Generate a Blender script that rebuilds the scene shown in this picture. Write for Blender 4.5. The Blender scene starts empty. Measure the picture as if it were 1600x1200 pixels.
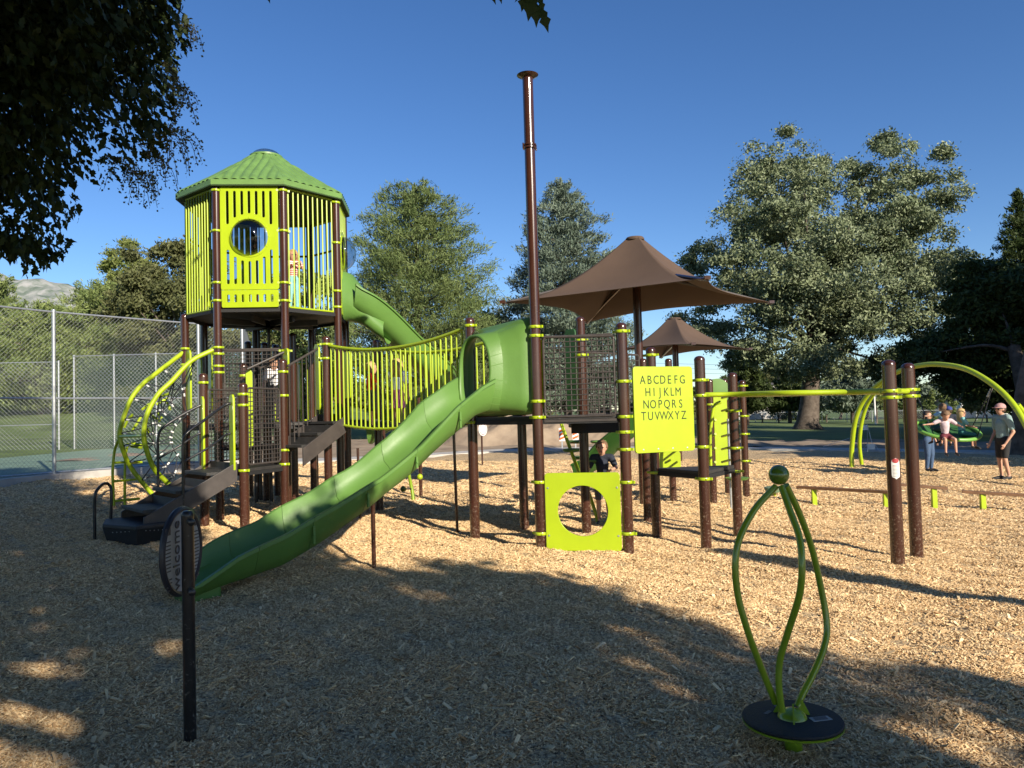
import bpy, bmesh, math, random
import numpy as np
from math import *
from mathutils import Vector, Matrix
random.seed(7); rng=np.random.default_rng(7)
sc=bpy.context.scene
# ------------------------------------------------------------------ camera
F=1190.0; H=1.65; SL=.022
pit=atan(45/F); roll=0.028
fw=Vector((0,cos(pit),sin(pit))); r0=Vector((1,0,0)); u0=r0.cross(fw)
cr=r0*cos(roll)-u0*sin(roll); cu=u0*cos(roll)+r0*sin(roll)
CAM=Vector((0,0,H))
cd=bpy.data.cameras.new('camera'); cam=bpy.data.objects.new('camera',cd); sc.collection.objects.link(cam)
M=Matrix((cr,cu,-fw)).transposed().to_4x4(); M.translation=CAM; cam.matrix_world=M
cd.sensor_width=36; cd.lens=36*F/1600; cd.clip_end=9000; cd.clip_start=.05
sc.camera=cam
def ray(px,py): return fw+cr*((px-800)/F)-cu*((py-600)/F)
def W(px,py,Y):
    d=ray(px,py); return CAM+d*(Y/d.y)
def gz(x,y):
    z=-SL*max(-60,min(60,x))
    def ss(t): t=max(0,min(1,t)); return t*t*(3-2*t)
    z+=3.0*ss((y-38)/52)*ss((-x-3)/16)
    return z
def G(px,py):
    d=ray(px,py); t=-H/(d.z+SL*d.x); return CAM+d*t
def proj(p):
    v=Vector(p)-CAM; z=v.dot(fw)
    if z<.05: return (-9999,-9999)
    return (800+F*v.dot(cr)/z, 600-F*v.dot(cu)/z)
def zat(x,y,py):
    a=proj((x,y,0))[1]; b=proj((x,y,2))[1]; z=2*(a-py)/(a-b)
    c=proj((x,y,z))[1]; z+= (c-py)*2/(a-b); return z
# ------------------------------------------------------------------ light
SAZ=radians(34); SEL=radians(24)
SUN=Vector((sin(SAZ)*cos(SEL),-cos(SAZ)*cos(SEL),sin(SEL)))
w=bpy.data.worlds.new("World"); sc.world=w; w.use_nodes=True
nt=w.node_tree; bgn=nt.nodes['Background']; sky=nt.nodes.new('ShaderNodeTexSky'); sky.sky_type='NISHITA'
sky.sun_disc=False; sky.sun_elevation=SEL; sky.sun_rotation=atan2(SUN.x,SUN.y)
sky.altitude=1400; sky.air_density=1.0; sky.dust_density=.4; sky.ozone_density=2.6
hs_=nt.nodes.new('ShaderNodeHueSaturation'); hs_.inputs['Saturation'].default_value=1.21; hs_.inputs['Hue'].default_value=.508; nt.links.new(sky.outputs[0],hs_.inputs['Color']); nt.links.new(hs_.outputs[0],bgn.inputs[0]); bgn.inputs[1].default_value=.090
sl=bpy.data.lights.new('sun','SUN'); sl.energy=5.0; sl.angle=radians(.53); sl.color=(1,.90,.74)
so=bpy.data.objects.new('sun',sl); sc.collection.objects.link(so)
so.rotation_euler=SUN.to_track_quat('Z','Y').to_euler(); so.location=(0,0,60)
vs=sc.view_settings; vs.view_transform='Standard'; vs.look='None'; vs.exposure=0.74; vs.gamma=1; vs.use_curve_mapping=False
# ------------------------------------------------------------------ materials
def mat(name,col,rough=.6,metal=0,var=0.,vscale=6,bump=0,bscale=80,col2=None,spec=.5,wear=None,trans=0,coat=0,coords='pos',rand=None):
    m=bpy.data.materials.new(name); m.use_nodes=True; n=m.node_tree; N=n.nodes; L=n.links
    b=N['Principled BSDF']; b.inputs['Roughness'].default_value=rough; b.inputs['Metallic'].default_value=metal
    b.inputs['Specular IOR Level'].default_value=spec; b.inputs['Coat Weight'].default_value=coat; b.inputs['Coat Roughness'].default_value=.08
    c4=lambda c:(c[0],c[1],c[2],1)
    geo=N.new('ShaderNodeNewGeometry'); src=geo.outputs['Position']
    cur=None
    if var or col2:
        nz=N.new('ShaderNodeTexNoise'); nz.inputs['Scale'].default_value=vscale; nz.inputs['Detail'].default_value=5; nz.inputs['Roughness'].default_value=.6
        L.new(src,nz.inputs['Vector'])
        rp=N.new('ShaderNodeValToRGB'); rp.color_ramp.elements[0].position=.35; rp.color_ramp.elements[1].position=.65
        a=col if col2 else [x*(1-var) for x in col]; c=col2 if col2 else [min(1,x*(1+var)) for x in col]
        rp.color_ramp.elements[0].color=c4(a); rp.color_ramp.elements[1].color=c4(c)
        L.new(nz.outputs[0],rp.inputs[0]); cur=rp.outputs[0]
    else:
        rgb=N.new('ShaderNodeRGB'); rgb.outputs[0].default_value=c4(col); cur=rgb.outputs[0]
    if rand:
        # per-piece tint
        mx=N.new('ShaderNodeMix'); mx.data_type='RGBA'; mx.blend_type='MIX'
        L.new(cur,mx.inputs['A']); mx.inputs['B'].default_value=c4(rand[0])
        mp=N.new('ShaderNodeMath'); mp.operation='MULTIPLY'; mp.inputs[1].default_value=rand[1]
        if rand[2]=='island': L.new(geo.outputs['Random Per Island'],mp.inputs[0])
        else:
            oi=N.new('ShaderNodeObjectInfo'); L.new(oi.outputs['Random'],mp.inputs[0])
        L.new(mp.outputs[0],mx.inputs['Factor']); cur=mx.outputs['Result']
    if wear:
        # scuffs and dust: fine noise thresholded, denser low down
        n2=N.new('ShaderNodeTexNoise'); n2.inputs['Scale'].default_value=wear[2]; n2.inputs['Detail'].default_value=8; n2.inputs['Roughness'].default_value=.75
        L.new(src,n2.inputs['Vector'])
        sp=N.new('ShaderNodeSeparateXYZ'); L.new(src,sp.inputs[0])
        mr=N.new('ShaderNodeMapRange'); mr.inputs['From Min'].default_value=0; mr.inputs['From Max'].default_value=wear[3]
        mr.inputs['To Min'].default_value=wear[4]; mr.inputs['To Max'].default_value=0
        L.new(sp.outputs['Z'],mr.inputs['Value'])
        ad=N.new('ShaderNodeMath'); ad.operation='ADD'; L.new(n2.outputs[0],ad.inputs[0]); L.new(mr.outputs[0],ad.inputs[1])
        r2=N.new('ShaderNodeMapRange'); r2.inputs['From Min'].default_value=.62; r2.inputs['From Max'].default_value=.78; r2.inputs['To Max'].default_value=wear[1]
        L.new(ad.outputs[0],r2.inputs['Value'])
        m2=N.new('ShaderNodeMix'); m2.data_type='RGBA'; L.new(cur,m2.inputs['A']); m2.inputs['B'].default_value=c4(wear[0]); L.new(r2.outputs[0],m2.inputs['Factor'])
        cur=m2.outputs['Result']
        m3=N.new('ShaderNodeMapRange'); m3.inputs['To Min'].default_value=rough; m3.inputs['To Max'].default_value=min(1,rough+.5); L.new(r2.outputs[0],m3.inputs['Value']); L.new(m3.outputs[0],b.inputs['Roughness'])
    L.new(cur,b.inputs['Base Color'])
    if bump:
        nb=N.new('ShaderNodeTexNoise'); nb.inputs['Scale'].default_value=bscale; nb.inputs['Detail'].default_value=4; L.new(src,nb.inputs['Vector'])
        bp=N.new('ShaderNodeBump'); bp.inputs['Strength'].default_value=bump; bp.inputs['Distance'].default_value=.02; L.new(nb.outputs[0],bp.inputs['Height']); L.new(bp.outputs[0],b.inputs['Normal'])
    if trans:
        tr=N.new('ShaderNodeBsdfTranslucent'); L.new(cur,tr.inputs[0]); ms=N.new('ShaderNodeMixShader'); ms.inputs[0].default_value=trans
        L.new(b.outputs[0],ms.inputs[1]); L.new(tr.outputs[0],ms.inputs[2]); L.new(ms.outputs[0],N['Material Output'].inputs[0])
    return m
DUST=(.30,.22,.15)
lime=mat('lime_powder_coat',(.35,.46,.011),.34,var=.05,vscale=3,wear=((.35,.36,.12),.5,30,1.2,.02),coat=.3)
brown=mat('brown_powder_coat',(.048,.017,.010),.24,var=.15,vscale=2,bump=.03,bscale=300,wear=(DUST,.75,38,1.0,.11),coat=.5)
char=mat('charcoal_metal',(.055,.046,.042),.45,var=.15,vscale=9,wear=(DUST,.4,30,1.2,.05))
blackm=mat('black_powder_coat',(.012,.012,.014),.3,var=.2,wear=((.4,.38,.35),.7,45,1.3,.06))
black=mat('black_rubber',(.014,.014,.015),.7,bump=.2,bscale=120)
deckm=mat('coated_deck_steel',(.03,.028,.027),.6,var=.2,bump=.2,bscale=60,wear=(DUST,.5,14,3,.03))
slideg=mat('moulded_green_plastic',(.10,.205,.042),.42,var=.06,vscale=2,bump=.05,bscale=40,wear=((.26,.36,.20),.35,5,6,.02),spec=.4)
roofg=mat('roof_green_plastic',(.125,.235,.06),.45,var=.12,vscale=4,bump=.08,bscale=30)
dkgreen=mat('dark_green_seat_and_shaded_lime',(.03,.10,.03),.45,var=.2)
fabric=mat('brown_shade_fabric',(.10,.063,.043),.85,var=.06,vscale=2,bump=.12,bscale=350,trans=.08)
steel=mat('galvanised_steel',(.42,.44,.45),.42,metal=.7,var=.15,vscale=20)
wire=mat('galvanised_wire',(.20,.215,.215),.5,metal=.5)
ropem=mat('black_rope',(.02,.022,.03),.8); white=mat('white_plastic',(.75,.75,.73),.4)
clear=bpy.data.materials.new('clear_polycarbonate'); clear.use_nodes=True
_n=clear.node_tree; _t=_n.nodes.new('ShaderNodeBsdfTransparent'); _t.inputs[0].default_value=(.66,.69,.70,1); _g=_n.nodes.new('ShaderNodeBsdfGlossy'); _g.inputs['Roughness'].default_value=.03
_lw=_n.nodes.new('ShaderNodeLayerWeight'); _lw.inputs[0].default_value=.5; _p=_n.nodes.new('ShaderNodeMath'); _p.operation='POWER'; _p.inputs[1].default_value=3.5; _n.links.new(_lw.outputs['Facing'],_p.inputs[0]); _f=_n.nodes.new('ShaderNodeMath'); _f.operation='MULTIPLY_ADD'; _f.inputs[1].default_value=.6; _f.inputs[2].default_value=.08; _n.links.new(_p.outputs[0],_f.inputs[0]); _m=_n.nodes.new('ShaderNodeMixShader')
_n.links.new(_f.outputs[0],_m.inputs[0]); _n.links.new(_t.outputs[0],_m.inputs[1]); _n.links.new(_g.outputs[0],_m.inputs[2]); _n.links.new(_m.outputs[0],_n.nodes['Material Output'].inputs[0])
concrete=mat('concrete',(.42,.40,.37),.85,var=.15,vscale=1.3,bump=.3,bscale=40)
wood=mat('brown_stained_timber',(.17,.085,.04),.6,var=.25,vscale=5,bump=.2,bscale=60)
grass=mat('mown_grass',(.10,.145,.035),.9,var=.3,vscale=.35,bump=.6,bscale=14)
courtm=mat('green_court_paint',(.16,.24,.17),.8,var=.12,vscale=.8,bump=.1,bscale=60)
dirt=mat('bare_dirt',(.20,.145,.10),.95,col2=(.34,.26,.18),vscale=.6,bump=.8,bscale=6)
bark=mat('tree_bark',(.06,.045,.035),.95,col2=(.13,.105,.085),vscale=3,bump=1,bscale=12)
rock=mat('mountain_rock',(.34,.34,.33),.95,col2=(.10,.14,.10),vscale=.022,bump=.5,bscale=.05)
screen=mat('green_windscreen',(.03,.075,.05),.9,trans=.2)
skin=mat('skin',(.50,.27,.18),.5,bump=.05); hairB=mat('blond_hair',(.50,.34,.15),.6,bump=.6,bscale=90); hairD=mat('brown_hair',(.05,.028,.016),.6,bump=.6,bscale=90)
hairL=mat('light_brown_hair',(.16,.09,.045),.6,bump=.6,bscale=90)
def cloth(n,c): return mat(n,c,.85,var=.12,vscale=14,bump=.35,bscale=28)
# chip materials
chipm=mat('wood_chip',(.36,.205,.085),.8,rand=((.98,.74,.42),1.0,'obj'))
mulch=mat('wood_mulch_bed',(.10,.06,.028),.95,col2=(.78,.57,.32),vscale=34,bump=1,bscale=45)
# ------------------------------------------------------------------ mesh helpers
ORI={}
def link(o,parent=None,ori=None):
    sc.collection.objects.link(o)
    if parent is not None: o.parent=parent; ORI[o.name]=ORI[parent.name]
    else: ORI[o.name]=Vector(ori) if ori is not None else Vector((0,0,0))
    return o
def tag(o,label,cat,group=None,kind=None):
    if label: o['label']=label
    if cat: o['category']=cat
    if group: o['group']=group
    if kind: o['kind']=kind
    return o
def thing(name,loc,label,cat,group=None):
    o=bpy.data.objects.new(name,None); o.empty_display_size=.2; o.location=loc; link(o,None,loc); return tag(o,label,cat,group)
class MB:
    def __init__(s): s.v=[]; s.f=[]
    def add(s,v,f):
        k=len(s.v); s.v+= [tuple(p) for p in v]; s.f+=[tuple(i+k for i in q) for q in f]; return s
    def box(s,c,d,X=(1,0,0),Y=(0,1,0),Z=(0,0,1)):
        c=Vector(c);X=Vector(X).normalized()*d[0]/2;Y=Vector(Y).normalized()*d[1]/2;Z=Vector(Z).normalized()*d[2]/2
        v=[c+X*a+Y*b+Z*e for e in(-1,1) for b in(-1,1) for a in(-1,1)]
        return s.add(v,[(0,2,3,1),(4,5,7,6),(0,1,5,4),(2,6,7,3),(0,4,6,2),(1,3,7,5)])
    def tube(s,pts,r,n=10,cap=True,sub=0):
        pts=[Vector(p) for p in pts]
        if sub: pts=smooth(pts,sub)
        R=r if isinstance(r,(list,tuple)) else [r]*len(pts)
        if len(R)!=len(pts): R=[R[0]+(R[-1]-R[0])*i/(len(pts)-1) for i in range(len(pts))]
        v=[];f=[];up=None
        for i,p in enumerate(pts):
            d=(pts[min(i+1,len(pts)-1)]-pts[max(i-1,0)]).normalized()
            if up is None:
                up=Vector((0,0,1)) if abs(d.z)<.9 else Vector((1,0,0))
            a=up-d*up.dot(d); a.normalize(); up=a; b=d.cross(a)
            for k in range(n):
                t=2*pi*k/n; v.append(p+(a*cos(t)+b*sin(t))*R[i])
        for i in range(len(pts)-1):
            for k in range(n):
                k2=(k+1)%n; f.append((i*n+k,i*n+k2,(i+1)*n+k2,(i+1)*n+k))
        if cap: f.append(tuple(range(n))[::-1]); f.append(tuple(range((len(pts)-1)*n,len(pts)*n)))
        return s.add(v,f)
    def lathe(s,prof,c,ax=(0,0,1),n=20,cap=True):
        ax=Vector(ax).normalized(); a=Vector((1,0,0)) if abs(ax.x)<.8 else Vector((0,1,0)); a=(a-ax*a.dot(ax)).normalized(); b=ax.cross(a); c=Vector(c)
        v=[];f=[]
        for (r,z) in prof:
            for k in range(n):
                t=2*pi*k/n; v.append(c+ax*z+(a*cos(t)+b*sin(t))*max(r,1e-4))
        for i in range(len(prof)-1):
            for k in range(n): f.append((i*n+k,i*n+(k+1)%n,(i+1)*n+(k+1)%n,(i+1)*n+k))
        if cap: f.append(tuple(range(n))[::-1]); f.append(tuple(range((len(prof)-1)*n,len(prof)*n)))
        return s.add(v,f)
    def sphere(s,c,r,n=12,sz=(1,1,1),m=8,rot=None):
        v=[];f=[];c=Vector(c)
        for i in range(m+1):
            ph=pi*i/m
            for k in range(n):
                t=2*pi*k/n; q=Vector((r*sin(ph)*cos(t)*sz[0],r*sin(ph)*sin(t)*sz[1],-r*cos(ph)*sz[2]))
                if rot: q=rot@q
                v.append(c+q)
        for i in range(m):
            for k in range(n): f.append((i*n+k,i*n+(k+1)%n,(i+1)*n+(k+1)%n,(i+1)*n+k))
        return s.add(v,f)
    def prism(s,poly,ext):
        n=len(poly); ext=Vector(ext); p=[Vector(q) for q in poly]
        return s.add(p+[q+ext for q in p],[tuple(range(n))[::-1],tuple(range(n,2*n))]+[(i,(i+1)%n,n+(i+1)%n,n+i) for i in range(n)])
    def caps(s,a,b,ra,rb,n=10):
        # tapered capsule
        a=Vector(a);b=Vector(b);d=(b-a); l=d.length
        if l<1e-5: return s.sphere(a,max(ra,rb),n)
        d/=l; prof=[]
        for i in range(5): t=pi/2*(1-i/4); prof.append((ra*cos(t),-ra*sin(t)))
        for i in range(5): t=pi/2*i/4; prof.append((rb*cos(t),l+rb*sin(t)))
        return s.lathe(prof,a,d,n,True)
    def build(s,name,m,parent=None,smooth=False,ori=None,bevel=0,angle=40):
        o0=ORI[parent.name] if parent is not None else Vector(ori) if ori is not None else Vector((0,0,0))
        me=bpy.data.meshes.new(name)
        me.from_pydata([(p[0]-o0.x,p[1]-o0.y,p[2]-o0.z) for p in s.v],[],s.f)
        me.validate(); 
        bm=bmesh.new(); bm.from_mesh(me)
        bmesh.ops.recalc_face_normals(bm,faces=bm.faces[:])
        if bevel: bmesh.ops.bevel(bm,geom=bm.edges[:],offset=bevel,segments=2,affect='EDGES',profile=.5)
        if smooth:
            for f in bm.faces: f.smooth=True
            for e in bm.edges:
                if len(e.link_faces)==2 and e.calc_face_angle(0)>radians(angle): e.smooth=False
        bm.to_mesh(me); bm.free()
        me.materials.append(m); o=bpy.data.objects.new(name,me)
        if parent is None: o.location=o0
        return link(o,parent,o0)
def smooth(pts,sub):
    out=[];P=[pts[0]*2-pts[1]]+list(pts)+[pts[-1]*2-pts[-2]]
    for i in range(1,len(P)-2):
        a,b,c,d=P[i-1:i+3]
        for k in range(sub):
            t=k/sub; out.append(.5*((2*b)+(c-a)*t+(2*a-5*b+4*c-d)*t*t+(3*b-a-3*c+d)*t**3))
    out.append(pts[-1]); return out
def plate(name,loops,th,org,X,Z,m,parent,bev=.004):
    """flat board cut from 2D outlines (holes allowed), extruded to thickness"""
    cu=bpy.data.curves.new('outline','CURVE'); cu.dimensions='2D'; cu.fill_mode='BOTH'; cu.extrude=th/2; cu.bevel_depth=bev
    for lp in loops:
        sp=cu.splines.new('POLY'); sp.points.add(len(lp)-1); sp.use_cyclic_u=True
        for i,p in enumerate(lp): sp.points[i].co=(p[0],p[1],0,1)
    ob=bpy.data.objects.new('outline',cu); me=bpy.data.meshes.new_from_object(ob)
    X=Vector(X).normalized(); Z=Vector(Z).normalized(); N=X.cross(Z)
    Mx=Matrix((X,Z,N)).transposed().to_4x4(); Mx.translation=Vector(org)-ORI[parent.name]
    me.transform(Mx); me.materials.clear(); me.materials.append(m); me.name=name
    bpy.data.objects.remove(ob); bpy.data.curves.remove(cu)
    o=bpy.data.objects.new(name,me); return link(o,parent)
def rrect(x0,y0,x1,y1,r,n=5):
    o=[]
    for cx,cy,a in((x1-r,y1-r,0),(x0+r,y1-r,90),(x0+r,y0+r,180),(x1-r,y0+r,270)):
        for k in range(n+1): t=radians(a+90*k/n); o.append((cx+r*cos(t),cy+r*sin(t)))
    return o
def circ(cx,cy,r,n=40): return [(cx+r*cos(2*pi*k/n),cy+r*sin(2*pi*k/n)) for k in range(n)]
def text(body,size,org,X,Z,m,parent,name='lettering',th=.002,space=1.0,sx=1.0,align='CENTER'):
    cu=bpy.data.curves.new('txt','FONT'); cu.body=body; cu.size=size; cu.extrude=th; cu.align_x=align; cu.align_y='CENTER'; cu.space_character=space; cu.resolution_u=3
    ob=bpy.data.objects.new('txt',cu); me=bpy.data.meshes.new_from_object(ob)
    X=Vector(X).normalized(); Z=Vector(Z).normalized(); N=X.cross(Z)
    Mx=Matrix((X*sx,Z,N)).transposed().to_4x4(); Mx.translation=Vector(org)-ORI[parent.name]
    me.transform(Mx); me.materials.clear(); me.materials.append(m); bpy.data.objects.remove(ob); bpy.data.curves.remove(cu)
    return link(bpy.data.objects.new(name,me),parent)
# ================================================================== SETTING
def sheet(name,poly,dz,m,label=None):
    b=MB(); v=[(p[0],p[1],gz(p[0],p[1])+dz) for p in poly]; b.add(v,[tuple(range(len(v)))]); o=b.build(name,m); o['kind']='structure'; return o
# ground: one sheet to the horizon
def gridmesh(xs,ys,zf,mask=None):
    b=MB(); idx={}
    for j,y in enumerate(ys):
        for i,x in enumerate(xs):
            idx[i,j]=len(b.v); b.v.append((x,y,zf(x,y)))
    for j in range(len(ys)-1):
        for i in range(len(xs)-1):
            if mask and not mask((xs[i]+xs[i+1])/2,(ys[j]+ys[j+1])/2): continue
            b.f.append((idx[i,j],idx[i+1,j],idx[i+1,j+1],idx[i,j+1]))
    return b
xs=[-4000,-1500,-600,-250,-120,-80]+list(np.linspace(-60,60,61))+[80,120,250,600,1500,4000]
ys=[-400,-100,-30,0,10,20,30]+list(np.linspace(36,96,31))+[110,140,200,400,900,2000,5000]
g=gridmesh(xs,ys,lambda x,y:gz(x,y)-(.13 if y<26 else .03)).build('lawn',grass,None,True); g['kind']='structure'
# lumpy bed of wood chips
def farb(x): return float(np.interp(x,[-16,-8.5,-6.8,-1.1,6,14,18.3,30],[24,24,25.3,31.0,33.2,30.2,27.6,24]))
def leftb(y): return float(np.interp(y,[0,18,19.3,21.2,23.5,30],[-13.0,-12.0,-11.55,-10.1,-8.35,-3.0]))
def lump(x,y): return -.035*exp(-((x+3.2)**2+(y-6.9)**2)/.5)-.025*exp(-((x-1.33)**2+(y-3.8)**2)/.35)+1.5*(.014*sin(x*2.1+1.3*sin(y*1.7))+.012*sin(y*2.9+x*.7)+.008*sin(x*5.3-y*4.1)+.006*sin(x*9.1+y*7.7)+.004*sin(x*17+y*5)*sin(y*13))
px_=list(np.linspace(-16,30,231)); py_=list(np.linspace(-6,34,201))
def pitz(x,y): return gz(x,y)+.03+lump(x,y)
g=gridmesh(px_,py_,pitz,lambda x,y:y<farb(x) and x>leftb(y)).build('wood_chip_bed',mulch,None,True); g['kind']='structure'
# concrete path behind the bed
b=MB(); pw=2.1
pts=[(-9,24.6),(-6.8,25.2),(-4,27.6),(-1.1,30.9),(2,32.3),(6,33.1),(10,32.2),(14,30.1),(18.3,27.5),(24,24.6),(30,22)]
for i in range(len(pts)-1):
    (xa,ya),(xb,yb)=pts[i],pts[i+1]
    q=[(xa,ya),(xb,yb),(xb+.3,yb+pw),(xa+.3,ya+pw)]
    top=[Vector((x,y,gz(x,y)+.085)) for x,y in q]; b.prism([p-Vector((0,0,.2)) for p in top],(0,0,.2))
o=b.build('path',concrete); o['kind']='structure'
# bare dirt beyond the path
def dz_(x,y): return gz(x,y)+.01+.06*sin(x*1.3+y*.7)*sin(y*.9)+.05*sin(x*3.1)*sin(y*2.3)+.05
o=gridmesh(list(np.linspace(-16,40,113)),list(np.linspace(24,52,70)),dz_,lambda x,y:y>farb(x)+2.0 and y<46-.25*max(0,x) +2*sin(x*.7)).build('dirt_ground',dirt,None,True); o['kind']='structure'
def mound(cx,cy,rx,ry,h,sd):
    r=random.Random(sd); ph=[r.uniform(0,6) for _ in range(6)]
    def z(x,y):
        d=((x-cx)/rx)**2+((y-cy)/ry)**2; k=max(0,1-d)
        return gz(x,y)-.1+h*k*(1+.25*sin(x*2.3+ph[0])*sin(y*2.1+ph[1]))+.12*sin(x*5+ph[2])*sin(y*6+ph[3])*k+.07*sin(x*13+ph[4])*k*sin(y*11)
    return gridmesh(list(np.linspace(cx-rx,cx+rx,50)),list(np.linspace(cy-ry,cy+ry,40)),z)
for i,(cx,cy,rx,ry,h,lb) in enumerate([(0.2,40,4.6,3.2,1.5,'long brown heap of dug earth behind the path, seen under the slide deck'),(-3.6,43,2.6,2.2,.7,'low brown heap of dug earth left of the larger heap'),(4.6,41,2.6,2.4,1.15,'brown earth heap behind the striped barricades')]):
    o=mound(cx,cy,rx,ry,h,i).build('dirt_mound',dirt,None,True,ori=(cx,cy,0)); tag(o,lb,'dirt mound','heaps of dug earth behind the path')
# mountain
def mprof(px): return float(np.interp(px,[-900,-400,-100,0,30,60,95,140,180,230,300,420,600],[300,330,385,402,414,413,417,434,444,462,520,640,700]))
b=MB(); nx,ny=150,46
for j in range(ny):
    for i in range(nx):
        px=-900+1500*i/(nx-1); Y=1500+j*28; t=j/(ny-1)
        x=(px-800)/F*2500*(Y/2500)
        top=(660-mprof(px))/F*2600
        n_=sum(sin(x*f_+p_)*sin(Y*f_*1.3+p_*2)/k_ for f_,p_,k_ in((.011,1,1),(.027,2,2),(.061,4,3.2),(.13,5,6)))
        z=top*(t**.8)*(1+.10*n_*(1-t*.7))
        b.v.append((x,Y,z-5))
for j in range(ny-1):
    for i in range(nx-1): b.f.append((j*nx+i,j*nx+i+1,(j+1)*nx+i+1,(j+1)*nx+i))
o=b.build('mountain',rock,None,True,angle=180); o['kind']='structure'
# tennis court and fences
CZ=.42
b=MB(); b.prism([(-12.2,17.2,CZ-.6),(-11.65,19.35,CZ-.6),(-10.2,21.25,CZ-.6),(-8.45,23.55,CZ-.6),(-12.8,38.3,CZ-.6),(-13,47,CZ-.6),(-60,47,CZ-.6),(-60,17.2,CZ-.6)],(0,0,.6)); o=b.build('tennis_court',courtm); o['kind']='structure'
b=MB()
FL=[(-16.5,10),(-12.15,17.2),(-11.6,19.3),(-10.15,21.2),(-8.4,23.5)]
for i in range(len(FL)-1):
    a=Vector((*FL[i],0)); c=Vector((*FL[i+1],0)); d=(c-a).normalized(); n=Vector((d.y,-d.x,0))*.18
    b.prism([a-n*.5+Vector((0,0,-.2)),c-n*.5+Vector((0,0,-.2)),c+n+Vector((0,0,-.2)),a+n+Vector((0,0,-.2))],(0,0,.2+CZ+.02+i*.003))
o=b.build('court_kerb',concrete); o['kind']='structure'
def chain(b,a,c,z0,z1,step,r):
    a=Vector((a[0],a[1],0)); c=Vector((c[0],c[1],0)); L=(c-a).length; d=(c-a)/L; n=Vector((d.y,-d.x,0)); Hh=z1-z0
    k=-Hh
    while k<L:
        for sgn in(1,-1):
            s0,s1=k,k+Hh; t0,t1=0,Hh
            if s0<0: t0=-s0; s0=0
            if s1>L: t1-=s1-L; s1=L
            if s1-s0<.02: continue
            zA,zB=(z0+t0,z0+t1) if sgn>0 else (z1-t0,z1-t1)
            p=a+d*s0+n*r*sgn; q=a+d*s1+n*r*sgn; p.z=zA;q.z=zB
            b.tube([p,q],r,3,False)
        k+=step
def fence(name,pts,h,label,z0f,posts,step,r,rails=(1.0,.5),pr=.045,mesh=True,cat='fence'):
    t=thing(name,(pts[0][0],pts[0][1],z0f(*pts[0])),label,cat)
    for (x,y) in posts:
        b=MB(); z=z0f(x,y); b.lathe([(pr,-.05),(pr,h-.03),(pr*1.15,h-.03),(pr*1.1,h+.03),(0.001,h+.05)],(x,y,z),n=12); b.build('fence_post',steel,t,True)
    for i in range(len(pts)-1):
        for k in rails:
            a=pts[i];c=pts[i+1]; MB().tube([(a[0],a[1],z0f(*a)+h*k-.03),(c[0],c[1],z0f(*c)+h*k-.03)],pr*.55,8).build('rail',steel,t,True)
    if mesh:
        b=MB()
        for i in range(len(pts)-1): chain(b,pts[i],pts[i+1],z0f(*pts[i])+.03,z0f(*pts[i])+h-.03,step,r)
        o=b.build('chain_link_mesh',wire,t); o['kind']='stuff'
    return t
zc=lambda x,y:CZ
P1=(-11.62,19.3); PA=(-16.5,10); 
fence('chain_link_fence',[PA,P1,(-10.12,21.3),(-8.35,23.6)],4.15,'tall near chain link fence with galvanised posts along the court edge',zc,[PA,P1,(-9.22,22.4),(-8.35,23.6)],  .105,.0024,rails=(1.0,.47,.02))
FB=[(-21.9,38),(-17.8,38),(-13.0,38.2),(-8.4,23.6)]
t=fence('chain_link_fence',FB,4.7,'far court fence hung with green windscreen, behind the climbing arches',zc,[(x,38.05) for x in(-21.9,-19.9,-17.8,-15.2,-13.0)]+[(-11.9,34.4),(-10.8,30.8),(-9.6,27.2)],.2,.006,rails=(1.0,))
b=MB()
for k in range(16):
    x0=-21.8+k*.55; b.add([(x0,38.12,CZ+.05),(x0+.56,38.12,CZ+.05),(x0+.56,38.12,CZ+4.6),(x0,38.12,CZ+4.6)],[(0,1,2,3)])
scr=b.build('windscreen',screen,t)
# windscreen is an open weave: mix with transparency
_n=screen.node_tree; _o=_n.nodes['Material Output']; _s=_o.inputs[0].links[0].from_socket; _t=_n.nodes.new('ShaderNodeBsdfTransparent'); _m=_n.nodes.new('ShaderNodeMixShader'); _m.inputs[0].default_value=.62
_n.links.new(_s,_m.inputs[1]); _n.links.new(_t.outputs[0],_m.inputs[2]); _n.links.new(_m.outputs[0],_o.inputs[0])
fence('chain_link_fence',[(-34,36),(-22.4,37.6)],4.4,'lower far fence of the court, at the left edge of the picture',zc,[(-34,36),(-28,36.8),(-22.4,37.6)],.2,.006,rails=(1.0,.3))
zf=lambda x,y:gz(x,y)
fence('chain_link_fence',[(18,118),(44,118),(72,112),(95,104)],1.5,'low chain link fence far across the lawn at the park edge',zf,[(18+i*3.25,118) for i in range(9)]+[(44+i*3.5,118-i*.75) for i in range(1,9)]+[(75+i*4,111-i*1.6) for i in range(6)],.35,.012,rails=(1.0,),pr=.06)
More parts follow.
